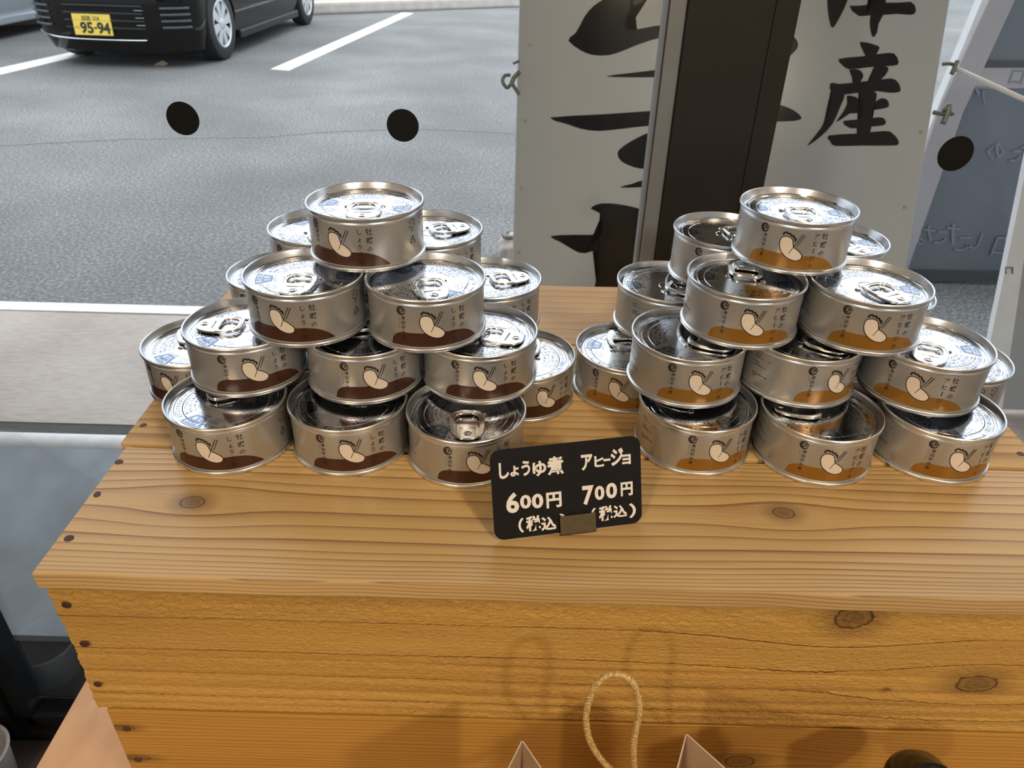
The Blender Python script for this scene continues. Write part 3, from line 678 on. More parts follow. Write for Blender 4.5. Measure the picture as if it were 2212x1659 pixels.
# kind, layer, x, y, label angle, ring angle, print angle, label
CANS = [
 ('soy', 3, -.1097, .5303, -17.5, -84, 170, SOY+', single can crowning the brown-label pyramid'),
 ('soy', 2, -.1488, .4909, -10.5, -92, 190, SOY+', third layer, front can farther from the price card'),
 ('soy', 2, -.0626, .4886, 11.5, -72, 133, SOY+', third layer, front can nearer the price card'),
 ('soy', 1, -.1970, .4867, 25, -179, 228, SOY+', second layer, front can at the crate\'s open end'),
 ('soy', 1, -.1090, .4818, 21, 110, -80, SOY+', second layer, middle can of the front row'),
 ('soy', 1, -.0246, .4861, 8, -18, -14, SOY+', second layer, front can toward the amber pyramid'),
 ('soy', 0, -.2037, .4483, -1.5, 115, -118, SOY+', bottom layer, front can at the crate\'s open end'),
 ('soy', 0, -.1171, .4509, 12.5, 65, -165, SOY+', bottom layer, middle can of the front row'),
 ('soy', 0, -.0318, .4416, 15.5, -84, -128, SOY+', bottom layer, partly hidden by the price card'),
 ('soy', 2, -.1575, .5821, -10, -70, 140, SOY+', third layer, window-side, on the car side'),
 ('soy', 2, -.0694, .5834, 28, 26, 56, SOY+', third layer, window-side, on the sign side'),
 ('soy', 1, -.1960, .5792, 0, -90, 120, SOY+', second layer, window-side can at the car end'),
 ('soy', 1, -.0201, .5783, 21, 19, 12, SOY+', second layer, window-side can at the sign end'),
 ('soy', 0, -.2539, .5282, -12, 123, -128, SOY+', bottom layer, can overhanging the crate end'),
 ('soy', 0, .0075, .5217, 28, 80, 75, SOY+', bottom layer, rear can touching the amber pyramid'),
 ('amber', 3, .2082, .5457, -19, -92, 172, AMB+', single can crowning the amber-label pyramid'),
 ('amber', 2, .1671, .5054, -3.5, 75, 166, AMB+', third layer, front can nearer the price card'),
 ('amber', 2, .2546, .5012, -9.5, -65, -8, AMB+', third layer, front can farther from the price card'),
 ('amber', 1, .1289, .4887, 3.5, -28, -131, AMB+', second layer, front can toward the brown-label pyramid'),
 ('amber', 1, .2142, .4928, 22, -37, 90, AMB+', second layer, middle can of the front row'),
 ('amber', 1, .3045, .4864, -29.5, -118, -8, AMB+', second layer, front can at the far crate end'),
 ('amber', 0, .1354, .4620, 15.5, 158, -54, AMB+', bottom layer, front can next to the price card'),
 ('amber', 0, .2231, .4542, -2.5, 171, -95, AMB+', bottom layer, middle can of the front row'),
 ('amber', 0, .3118, .4604, 1.5, 130, -102, AMB+', bottom layer, front can at the far crate end'),
 ('amber', 2, .1729, .5988, -12, 10, 172, AMB+', third layer, window-side can before the dark mullion'),
 ('amber', 2, .2587, .5870, -10, -60, 2, AMB+', third layer, window-side can before the white sign'),
 ('amber', 1, .1278, .5807, 40, -34, -178, AMB+', second layer, window-side can over the bare board'),
 ('amber', 1, .3013, .5725, -60, 60, 30, AMB+', second layer, window-side can before the grey board'),
 ('amber', 0, .0936, .5383, -14, 100, 162, AMB+', bottom layer, rear can beside the brown-label pyramid'),
 ('amber', 0, .3595, .5372, -75, 60, 60, AMB+', bottom layer, rear can at the far crate end'),
]
HID = [('soy', 0, -.1665, .530), ('soy', 0, -.0795, .529), ('soy', 1, -.108, .581), ('soy', 0, -.2065, .608), ('soy', 0, -.1195, .609), ('soy', 0, -.0325, .606),
       ('amber', 0, .1810, .539), ('amber', 0, .2710, .5395), ('amber', 1, .2145, .580), ('amber', 0, .1365, .617), ('amber', 0, .2260, .618), ('amber', 0, .3145, .615)]
def make_can(kind, layer, x, y, la, ra, pa, label, full=True):
    c = obj('oyster_can', body_me, None, (x, y, layer*HC), (0, 0, 0))
    tag(c, label, 'can', 'cans of the brown-label pyramid' if kind == 'soy' else 'cans of the amber-label pyramid')
    lid = obj('lid', lid_me, c, (0, 0, 0), (0, 0, R(ra)))
    obj('pull_ring', ring_me, lid, (0.0008, 0, ZP+0.0016))
    if full:
        obj('lid_print', lidp_me, lid, (0, 0, ZP+0.00006), (0, 0, R(pa-ra)))
        for nm, me in (('sauce_mound_print', mound_me[kind]), ('oyster_print', oyster_me), ('line_drawing_print', lines_me), ('brand_print', brand_me),
                       ('product_name_print', prod_me[kind]), ('recycling_marks_print', recycle_me), ('small_text_print', facts_me)):
            obj(nm, me, c, (0, 0, 0), (0, 0, R(la)))
    return c
for row in CANS: make_can(*row)
for k, l, x, y in HID:
    make_can(k, l, x, y, 0, 90, 0, 'plain-sided oyster can buried inside the '+('brown' if k == 'soy' else 'amber')+'-label pyramid', False)

# ================================================================== PRICE CARD
BLc, yaw, lean, CW, CHh = Vector((-0.008, 0.349, 0.0)), R(12.34), R(22), 0.0975, 0.0585
Mc = Matrix.Translation(BLc) @ Matrix.Rotation(yaw, 4, 'Z') @ Matrix.Rotation(R(90)-lean, 4, 'X')   # local x right, y up the card, z out of its face
card = empty('price_card', BLc+Vector((0.048*math.cos(yaw), 0.048*math.sin(yaw), 0))); tag(card, 'small black price card with white handwriting in a metal clip', 'price card')
bpy.context.view_layer.update()
cinv = card.matrix_world.inverted()
def cardpart(name, me, par=None):
    o = D.objects.new(name, me); C.objects.link(o)
    if par is None: o.parent = card; o.matrix_basis = cinv @ Mc
    else: o.parent = par
    return o
rad = 0.0065; pts = []
for cx, cy, a0 in ((CW-rad, rad, -90), (CW-rad, CHh-rad, 0), (rad, CHh-rad, 90), (rad, rad, 180)):
    pts += [(cx+rad*math.cos(R(a0+15*i)), cy+rad*math.sin(R(a0+15*i))) for i in range(7)]
mb = MB(); mb.ngon_prism([(x, y+0.001) for x, y in pts], -0.0008, 0.0)
cb = cardpart('card_panel', mb.mesh('card_panel', 'black_card'))
Mi = Mc.inverted()
def card_uv(zx, zy):
    px, py = 1000+zx*0.19892, 920+zy*0.19892; o_ = Mi @ EYE; d_ = Mi.to_3x3() @ rdir(px, py); t = -o_.z/d_.z; q = o_+d_*t; return q.x, q.y
up_l = (1880-1925)/(100-1000)
def put_text(items):
    mb = MB()
    for ch, zx, zy, hh, ww in items:
        u, v = card_uv(zx, zy); u2, v2 = card_uv(zx, zy-hh/2); u3, v3 = card_uv(zx, zy+hh/2); ul, vl = card_uv(zx-ww/2, zy+ww*0.055); ur, vr = card_uv(zx+ww/2, zy-ww*0.055)
        vs, fs = glyph(ch, True, True); xs = [p[0] for p in vs]; ys = [p[1] for p in vs]; gw = max(xs)-min(xs); gh = max(ys)-min(ys)
        sh = math.hypot(u3-u2, v3-v2)/gh; sw = math.hypot(ur-ul, vr-vl)/gw
        mb.add([(u+x*sw, v+y*sh, 0.00012) for x, y in vs], fs)
    return mb.mesh('handwriting', 'chalk')
T = [('し', 445, 487, 175, 110), ('ょ', 560, 490, 115, 95), ('う', 682, 460, 165, 95), ('ゆ', 830, 463, 165, 150), ('煮', 1003, 430, 200, 180),
     ('ア', 1345, 395, 175, 125), ('ヒ', 1478, 385, 120, 105), ('ー', 1563, 368, 26, 75), ('ジ', 1672, 335, 190, 140), ('ョ', 1775, 363, 110, 95),
     ('6', 538, 835, 225, 140), ('0', 680, 823, 150, 120), ('0', 810, 815, 160, 125), ('円', 988, 803, 170, 165),
     ('7', 1360, 752, 210, 125), ('0', 1483, 727, 155, 105), ('0', 1613, 702, 170, 120), ('円', 1778, 683, 150, 130),
     ('（', 632, 1080, 160, 60), ('税', 765, 1058, 170, 160), ('込', 932, 1058, 150, 165), ('）', 1082, 1005, 110, 70),
     ('（', 1418, 960, 140, 55), ('税', 1550, 948, 165, 150), ('込', 1708, 925, 135, 150), ('）', 1840, 918, 160, 75)]
cardpart('handwriting', put_text(T), cb)
# clip: folded plate in front and behind with a foot
u0, v0 = card_uv(1055, 1225); u1, v1 = card_uv(1440, 1175)
mb = MB(); mb.box(u0, u1, -0.0004, 0.0125, 0.0016, 0.0022); mb.box(u0, u1, -0.0004, 0.0125, -0.0021, -0.0015); mb.box(u0, u1, -0.0004, 0.0006, -0.0021, 0.0022)
cl = cardpart('clip', bevel(mb.mesh('clip', 'bronze'), 0.00015, 1))
mb = MB(); mb.box(u0, u1, 0.0, 0.022, 0.0, 0.0008)
ft = obj('clip_foot', mb.mesh('clip_foot', 'bronze'), None, (BLc.x, BLc.y, 0.0), (0, 0, yaw)); child(ft, card)

# ================================================================== PAPER BAGS AND BLACK CLIP at the front
def bag(px, py, pa, pb, Y, label, la, lb, flare=0.0):
    """open kraft bag: rear corner at pixel (px,py), its two top edges run toward pixels pa and pb"""
    c0 = onY(px, py, Y); z = c0.z; A = onZ(*pa, z); B = onZ(*pb, z)
    da = (A-c0).normalized(); db = (B-c0).normalized(); t = 0.0007
    cen = c0+da*la/2+db*lb/2
    root = empty('paper_bag', (cen.x, cen.y, TZ)); tag(root, label, 'paper bag', 'kraft paper bags standing before the crate'); bpy.context.view_layer.update()
    cs = [c0, c0+da*la, c0+da*la+db*lb, c0+db*lb]; q = [Vector((v.x, v.y, 0)) for v in cs]
    hgt = z-TZ; inn = 0.90
    names = ('side_panel', 'front_panel', 'side_panel', 'back_panel')
    cc = (q[0]+q[2])/2
    for i in range(4):
        a, b_ = q[i], q[(i+1) % 4]; nrm = ((a+b_)/2-cc).normalized()*t
        mb = MB(); vs = []
        for (p, zz, off) in ((a, TZ, 1), (b_, TZ, 1), (b_, z, 1), (a, z, 1)):
            pb_ = cc+(p-cc)*(inn if zz == TZ else 1.0); vs.append(Vector((pb_.x, pb_.y, zz)))
        vs2 = [v-nrm for v in vs]
        mb.add(vs+vs2, [(0, 1, 2, 3), (7, 6, 5, 4), (0, 4, 5, 1), (1, 5, 6, 2), (3, 7, 4, 0)], 0); mb.add([vs[2], vs[3], vs2[3], vs2[2]], [(0, 1, 2, 3)], 1)
        child(mb.make(names[i], ['kraft', 'paperedge']), root)
    bs = [cc+(p-cc)*inn for p in q]; mb = MB(); mb.ngon_prism([(v.x, v.y) for v in bs], TZ, TZ+0.001); child(mb.make('bottom', 'kraft'), root)
    return root, c0, da, db
b1, c0, da, db = bag(1128, 1597, (1097, 1659), (1170, 1659), 0.262, 'kraft paper bag with a gold cord loop standing against the crate', 0.075, 0.105)
b2, _, _, _ = bag(1482, 1583, (1462, 1659), (1567, 1659), 0.262, 'open kraft paper bag beside the gold cord loop', 0.070, 0.080)
b3, _, _, _ = bag(1752, 1656, (1735, 1690), (1800, 1690), 0.262, 'low kraft paper bag between open bag and black clamp', 0.040, 0.040)
cpx = [(1352, 1700), (1330, 1672), (1305, 1648), (1284, 1620), (1271, 1590), (1266, 1555), (1270, 1520), (1282, 1488), (1300, 1467), (1322, 1457), (1345, 1459), (1366, 1474), (1378, 1500), (1381, 1530), (1377, 1560), (1371, 1590), (1368, 1625), (1371, 1660), (1374, 1710)]
cp = [onY(x, y, 0.258-0.010*abs(i-9)/9) for i, (x, y) in enumerate(cpx)]
cp = smooth2([tuple(p) for p in cp], 6, False)
# loop ends run down into the bag wall
wall_pt = c0+db*0.055; cp = [(wall_pt.x-0.008, wall_pt.y+0.004, cp[0][2]-0.02)]+cp+[(wall_pt.x+0.012, wall_pt.y-0.004, cp[-1][2]-0.02)]
mb = MB(); mb.tube(cp, 0.0017, 8)
# braid: two strands wound round the core
for ph in (0, PI):
    st = []
    for i in range(len(cp)*3-2):
        f_ = i/3; k = min(int(f_), len(cp)-2); a = Vector(cp[k]); b_ = Vector(cp[k+1]); p = a.lerp(b_, f_-k); t = (b_-a).normalized(); u = t.cross(Vector((0, 1, 0.3))).normalized(); w = t.cross(u)
        st.append(p+0.0013*(math.cos(ph+i*0.9)*u+math.sin(ph+i*0.9)*w))
    mb.tube(st, 0.0008, 5)
child(mb.make('cord_handle', 'cord', smooth=True), b1)
# black round clamp head at the lower edge
p = onY(1985, 1697, 0.27)
ck = empty('clamp_light', (p.x, p.y, TZ)); tag(ck, 'glossy black clamp light with round head standing before the crate', 'lamp'); bpy.context.view_layer.update()
mb = MB(); mb.lathe([(0.0001, 0.012), (0.0165, 0.012), (0.0175, 0.010), (0.0175, 0.0125), (0.019, 0.0138), (0.0205, 0.0125), (0.0205, -0.004), (0.017, -0.012), (0.0001, -0.014)], 40)
hd = mb.make('lamp_head', 'gloss_black', None, True, p, (R(58), 0, 0)); sharp(hd.data); child(hd, ck)
mb = MB(); mb.box(-0.006, 0.006, -0.005, 0.005, -0.003, 0.003); tb_ = mb.make('side_tab', 'gloss_black', None, False, p+Vector((-0.022, 0.002, 0.002))); bevel(tb_.data, 0.001); child(tb_, ck)
mb = MB(); mb.tube([(p.x, p.y-0.002, TZ+0.012), (p.x, p.y-0.004, (TZ+p.z)/2), (p.x, p.y+0.001, p.z-0.004)], 0.006, 12); child(mb.make('stem', 'gloss_black', smooth=True), ck)
mb = MB(); mb.lathe([(0.0001, 0.014), (0.010, 0.014), (0.028, 0.008), (0.030, 0.0), (0.0001, 0.0)], 32); child(mb.make('base', 'gloss_black', None, True, (p.x, p.y, TZ)), ck)
# white plastic tub on the floor, lower corner
pt_ = onZ(8, 1640, -0.80)
tub = empty('plastic_tub', (pt_.x-0.055, pt_.y, ZF)); tag(tub, 'pale plastic tub on the floor beside the window frame', 'tub')
mb = MB(); mb.lathe([(0.0001, 0.0), (0.045, 0.0), (0.048, 0.005), (0.054, 0.075), (0.052, 0.075), (0.046, 0.007), (0.0001, 0.007)], 40); obj('tub_wall', sharp(mb.mesh('tub_wall', 'palepanel', True)), tub)
mb = MB(); mb.tube([(0.055*math.cos(2*PI*i/40), 0.055*math.sin(2*PI*i/40), 0.076) for i in range(40)], 0.003, 8, True); obj('tub_rim', mb.mesh('tub_rim', 'palepanel', True), tub)

# ================================================================== LEANING SIGN outside
SY0, SLEAN = 1.35, R(16.4)
tS = math.tan(SLEAN)
def onS(px, py):
    d = rdir(px, py); k = (SY0+(CAM_H-ZG)*tS)/(d.y-d.z*tS); return EYE+d*k
SX0, SX1 = -0.006, 0.829
sign = empty('standing_sign', (SX0, SY0, ZG), (-SLEAN, 0, 0)); tag(sign, 'white standing signboard with black brush lettering leaning away behind the mullion', 'sign')
bpy.context.view_layer.update(); Si = sign.matrix_world.inverted()
def s2(px, py): q = Si @ onS(px, py); return (q.x, q.z)     # sign coordinates: x along, z up the board
def spart(name, me): o = D.objects.new(name, me); C.objects.link(o); o.parent = sign; return o
SWd = SX1-SX0
mb = MB(); mb.box(0, SWd, 0.0, 0.018, 0.0, 1.22); spart('sign_panel', bevel(mb.mesh('sign_panel', 'signwhite'), 0.0015, 1))
def poly(name, pxs, k=3, z=-0.0008):
    pts = [s2(*p) for p in pxs]
    if k: pts = smooth2(pts, k)
    bm = bmesh.new(); vv = [bm.verts.new((x, z, y)) for x, y in pts]; bm.faces.new(vv); bmesh.ops.triangulate(bm, faces=bm.faces[:])
    r_ = bmesh.ops.extrude_face_region(bm, geom=bm.faces[:]); 
    for e in r_['geom']:
        if isinstance(e, bmesh.types.BMVert): e.co.y += 0.0007
    bmesh.ops.recalc_face_normals(bm, faces=bm.faces[:])
    me = D.meshes.new(name); bm.to_mesh(me); bm.free(); me.materials.append(M['signink']); return spart(name, me)
BR_ = [
 [(1228, 88), (1240, 74), (1249, 64), (1262, 37), (1282, 13), (1305, -2), (1330, -22), (1400, -30), (1420, -20), (1400, -4), (1369, 13), (1354, 35), (1349, 54), (1356, 65), (1400, 60), (1439, 54), (1560, 60), (1690, 70), (1714, 79), (1724, 96), (1714, 114), (1682, 131), (1600, 110), (1500, 80), (1438, 79), (1382, 95), (1345, 110), (1316, 119), (1282, 119), (1255, 109)],
 [(1308, 165), (1360, 158), (1428, 150), (1500, 142), (1560, 150), (1520, 168), (1426, 167), (1360, 167)],
 [(1188, 254), (1300, 247), (1416, 239), (1540, 230), (1664, 224), (1686, 227), (1712, 237), (1731, 253), (1718, 261), (1655, 263), (1540, 266), (1412, 271), (1345, 278), (1292, 283), (1255, 278), (1225, 268)],
 [(1411, 284), (1376, 298), (1345, 317), (1334, 331), (1342, 348), (1369, 361), (1401, 365), (1470, 362), (1540, 350), (1540, 335), (1470, 342), (1420, 344), (1402, 339), (1394, 330), (1402, 316), (1430, 305), (1520, 300), (1520, 285), (1460, 280)],
 [(1338, 405), (1366, 397), (1397, 387), (1480, 375), (1540, 380), (1500, 398), (1396, 404)],
 [(1276, 451), (1288, 442), (1308, 439), (1336, 441), (1367, 447), (1395, 456), (1415, 470), (1408, 500), (1500, 496), (1590, 500), (1600, 520), (1570, 536), (1400, 540), (1392, 600), (1384, 700), (1278, 700), (1288, 615), (1294, 546), (1264, 547), (1247, 544), (1228, 533), (1209, 522), (1189, 510), (1240, 507), (1300, 505), (1302, 482), (1299, 466), (1291, 456)]]
for p in BR_: poly('brush_stroke', p, 2)
def z3(pts): return [(1480+x*0.33092, y*0.33092) for x, y in pts]
KAN = [
 [(928, -140), (928, 0), (930, 60), (942, 140), (960, 182), (988, 150), (1040, 50), (1070, -40), (1080, -140)],
 [(1073, 38), (1135, 105), (1210, 100), (1205, 150), (1213, 215), (1228, 243), (1252, 212), (1292, 98), (1470, 97), (1500, 82), (1503, 55), (1470, 12), (1312, 18), (1312, -60), (1310, -140), (1215, -140), (1216, 26)],
 [(1143, 272), (1258, 300), (1262, 325), (1235, 368), (1185, 372), (1160, 330)],
 [(1003, 385), (1150, 368), (1330, 345), (1372, 360), (1390, 395), (1383, 425), (1310, 432), (1190, 440), (1070, 452), (1030, 425)],
 [(1072, 455), (1130, 455), (1158, 480), (1160, 505), (1130, 550), (1095, 550), (1088, 500)],
 [(1235, 432), (1315, 435), (1322, 465), (1270, 525), (1190, 535), (1215, 485)],
 [(945, 552), (965, 540), (1010, 548), (1180, 530), (1340, 512), (1385, 535), (1403, 570), (1398, 600), (1330, 605), (1250, 595), (1130, 605), (1030, 618), (955, 600)],
 [(955, 565), (1042, 600), (1010, 700), (960, 810), (885, 890), (810, 945), (803, 940), (890, 830), (940, 710), (960, 610)],
 [(1055, 625), (1110, 632), (1138, 660), (1130, 690), (1080, 735), (1000, 790), (990, 788), (1040, 715), (1066, 660)],
 [(1075, 700), (1240, 665), (1275, 642), (1315, 650), (1330, 685), (1310, 705), (1220, 720), (1110, 740), (1040, 735)],
 [(1130, 590), (1240, 600), (1245, 640), (1225, 700), (1215, 770), (1205, 872), (1120, 875), (1132, 790), (1160, 690)],
 [(1030, 790), (1150, 780), (1270, 765), (1305, 785), (1300, 815), (1230, 825), (1080, 838)],
 [(935, 885), (1110, 872), (1300, 855), (1350, 870), (1390, 915), (1385, 945), (1340, 950), (1150, 950), (980, 952), (950, 925)]]
for i, p in enumerate(KAN): poly('brush_stroke', z3(p), 2, -0.0008-0.00006*i)
sm_ = disc_mesh('screw', 0.0042, 0.0012, 'screw', 12)
for px in ((1145, 97), (1136, 261), (1127, 407), (1121, 545), (1990, 285), (1955, 448)):
    x, z = s2(*px); o = spart('screw', sm_); o.location = (x, 0, z); o.rotation_euler = (R(90), 0, 0)
def hook(name, pxs, r, dy=-0.004, k=4):
    pts = smooth2([(*s2(*p), 0) for p in pxs], k, False); mb = MB(); mb.tube([(x, dy, z) for x, z, _ in pts], r, 8); return spart(name, mb.mesh(name, 'wire', True))
hook('hook', [(1121, 204), (1113, 192), (1105, 182), (1096, 190), (1088, 182), (1086, 172), (1092, 163), (1103, 163)], 0.0036)
hook('hook', [(1122, 155), (1112, 166), (1107, 176), (1104, 186)], 0.0045)
hook('hook', [(1122, 132), (1108, 138)], 0.0025)
hook('hook', [(2034, 139), (2048, 138), (2060, 141)], 0.0035); hook('hook', [(2066, 132), (2060, 145), (2053, 161)], 0.0045)
hook('hook', [(2014, 243), (2034, 246), (2057, 246)], 0.0045); hook('hook', [(2048, 226), (2044, 244), (2034, 268)], 0.006); hook('hook', [(2036, 240), (2047, 228), (2050, 244)], 0.004)
# rod from the sign edge
ra, rb = onS(2064, 148), onY(2290, 250, 1.50)
rod = MB(); rod.tube([ra+Vector((0, -0.004, 0)), ra.lerp(rb, 0.5), rb], 0.0048, 10)
o = rod.make('stay_rod', 'whiteplastic', smooth=True); tag(o, 'thin white stay rod hooked to the edge of the brush-lettered sign', 'rod')
# round weight at the foot of the sign, seen beside its edge
pw = onZ(1092, 556, ZG); pw = Vector((pw.x, pw.y, 0))
wgt = empty('sign_weight', (pw.x, pw.y, ZG)); tag(wgt, 'lumpy grey weight bag lying on the ground behind the sign edge', 'weight bag')
bm = bmesh.new(); bmesh.ops.create_icosphere(bm, subdivisions=4, radius=1.0)
for v in bm.verts:
    n_ = 0.06*math.sin(v.co.x*9+1)+0.05*math.sin(v.co.y*8+v.co.z*6); v.co *= 1+n_
    v.co.x *= 0.055; v.co.y *= 0.06; v.co.z = max(-0.035, v.co.z*0.06)+0.035
me = D.meshes.new('weight_sack'); bm.to_mesh(me); bm.free(); me.materials.append(M['kerb'])
for q in me.polygons: q.use_smooth = True
obj('weight_sack', me, wgt, (0.02, 0, 0))
mb = MB(); mb.tube([(0.028*math.cos(2*PI*i/20), 0.028*math.sin(2*PI*i/20), 0.092) for i in range(20)], 0.01, 8, True); obj('weight_grip', mb.mesh('weight_grip', 'wire', True), wgt, (0.02, 0, 0))

# ================================================================== BOARDS beside the sign
YA = 2.62
ba = empty('framed_board', (1.5, YA, ZG)); tag(ba, 'slate grey framed board with pale border standing beyond the stay rod', 'board'); bpy.context.view_layer.update()
def aq(name, pxs, mat, y0, y1):
    pts = [onY(px, py, y0) for px, py in pxs]; mb = MB(); n = len(pts)
    mb.add([(p.x, y0, p.z) for p in pts]+[(p.x, y1, p.z) for p in pts], [tuple(range(n)), tuple(range(2*n-1, n-1, -1))]+[(i, n+i, n+(i+1) % n, (i+1) % n) for i in range(n)])
    o = mb.make(name, mat); child(o, ba); return o
aq('outer_frame', [(2220, -240), (2256, -240), (2040, 240), (1925, 607), (1870, 607), (1998, 300)], 'whiteplastic', YA-0.01, YA+0.03)
aq('outer_frame', [(2250, -240), (2303, -240), (2082, 240), (1952, 607), (1905, 607), (2030, 240)], 'lilac', YA-0.014, YA+0.03)
aq('upper_panel', [(2303, -240), (2620, -240), (2620, 150), (2122, 146)], 'greyboard', YA-0.004, YA+0.03)
aq('middle_rail', [(2124, 132), (2620, 136), (2620, 147), (2118, 146)], 'greydark', YA-0.012, YA+0.02)
aq('middle_band', [(2122, 146), (2620, 148), (2620, 193), (2102, 190)], 'lilac', YA-0.008, YA+0.02)
aq('lower_panel', [(2102, 190), (2620, 193), (2620, 590), (1955, 584)], 'greyboard', YA-0.004, YA+0.03)
aq('bottom_rail', [(1957, 584), (2620, 592), (2620, 614), (1950, 607)], 'greydark', YA-0.016, YA+0.03)
mb = MB()
def faint(ch, px, py, hpx, mir=True):
    p = onY(px, py, YA-0.006); s_ = hpx*(onY(px, py+1, YA-0.006)-p).length; vs, fs = glyph(ch)
    mb.add([(p.x+(-x if mir else x)*s_, p.y-0.004, p.z+y*s_) for x, y in vs], fs)
for ch, px, py, hp in (('な', 1994, 508, 48), ('た', 2046, 505, 52), ('こ', 2080, 525, 40), ('し', 2106, 520, 40), ('口', 2166, 530, 48), ('ロ', 2196, 165, 40), ('の', 2150, 325, 46), ('た', 2205, 330, 46), ('ア', 2120, 205, 50)): faint(ch, px, py, hp)
child(mb.make('mirrored_lettering', 'faint'), ba)  # pale mirrored glyphs, slightly lighter than the panel
YB = 1.72
bb_ = empty('pale_panel_board', (1.35, YB, ZG)); tag(bb_, 'pale grey panel with white stapled edge strip standing beside the grey framed board', 'panel'); bpy.context.view_layer.update()
def bq(name, pxs, mat, y0, y1):
    pts = [onY(px, py, y0) for px, py in pxs]; mb = MB(); n = len(pts)
    mb.add([(p.x, y0, p.z) for p in pts]+[(p.x, y1, p.z) for p in pts], [tuple(range(n)), tuple(range(2*n-1, n-1, -1))]+[(i, n+i, n+(i+1) % n, (i+1) % n) for i in range(n)])
    o = mb.make(name, mat); child(o, bb_); return o
bq('edge_strip', [(2292, 0), (2340, 0), (2212, 560), (2165, 884), (2118, 884), (2142, 724)], 'whiteplastic', YB-0.008, YB+0.012)
bq('panel', [(2340, 0), (2700, 0), (2700, 900), (2165, 884), (2212, 560)], 'palepanel', YB-0.004, YB+0.012)
sp_ = [onY(x, y, YB-0.010) for x, y in ((2173, 591), (2172, 578), (2187, 578), (2187, 591))]
mb = MB(); mb.tube(sp_, 0.0018, 6); child(mb.make('staple', 'wire'), bb_)

# ================================================================== CARS
def rrect(w, y0, y1, rf, rr_, n=10):
    """plan outline, front (camera side) at y0, counterclockwise from the rear left"""
    pts = []
    for cx, cy, r_, a0 in ((-w+rf[0], y0+rf[1], rf, 180), (w-rf[0], y0+rf[1], rf, 270), (w-rr_, y1-rr_, (rr_, rr_), 0), (-w+rr_, y1-rr_, (rr_, rr_), 90)):
        pts += [(cx+r_[0]*math.cos(R(a0+90*i/n)), cy+r_[1]*math.sin(R(a0+90*i/n))) for i in range(n+1)]
    return pts
def stack(levels, w=0.67, y0=-0.62, y1=2.78):
    rings = []
    for z, ins, fy in levels: rings.append([(x, y, z) for x, y in rrect(w-ins, y0+ins*0.6+fy, y1-ins*0.6, (0.42, 0.26), 0.16)])
    n = len(rings[0]); mb = MB(); mb.v = [p for r_ in rings for p in r_]
    for j in range(len(rings)-1): mb.f += [(j*n+i, j*n+(i+1) % n, (j+1)*n+(i+1) % n, (j+1)*n+i) for i in range(n)]
    mb.f += [tuple(range(n-1, -1, -1)), tuple(range((len(rings)-1)*n, len(rings)*n))]; mb.m = [0]*len(mb.f)
    return mb
def wheel_meshes():
    t = MB(); t.lathe([(0.185, -0.075), (0.25, -0.078), (0.272, -0.068), (0.279, -0.04), (0.279, 0.04), (0.272, 0.068), (0.25, 0.078), (0.188, 0.076), (0.182, 0.05), (0.0001, 0.045)], 48)
    h = MB(); h.lathe([(0.183, 0.066), (0.186, 0.074), (0.176, 0.078), (0.166, 0.070)], 48); h.lathe([(0.045, 0.052), (0.043, 0.075), (0.03, 0.080), (0.0001, 0.081)], 24)
    for k in range(8):
        a = 2*PI*k/8+0.2; w0, w1 = 0.30, 0.24
        pts = [(0.038, -0.55), (0.10, -w0), (0.172, -w1), (0.172, w1), (0.10, w0), (0.038, 0.55)]
        p2 = [(r_*math.cos(a+da_), r_*math.sin(a+da_)) for r_, da_ in pts]; h.ngon_prism(p2, 0.055, 0.071)
    return sharp(t.mesh('tyre', 'tyre', True)), sharp(h.mesh('wheel_cover', 'hub', True), 30)
tyre_me, hub_me = wheel_meshes()
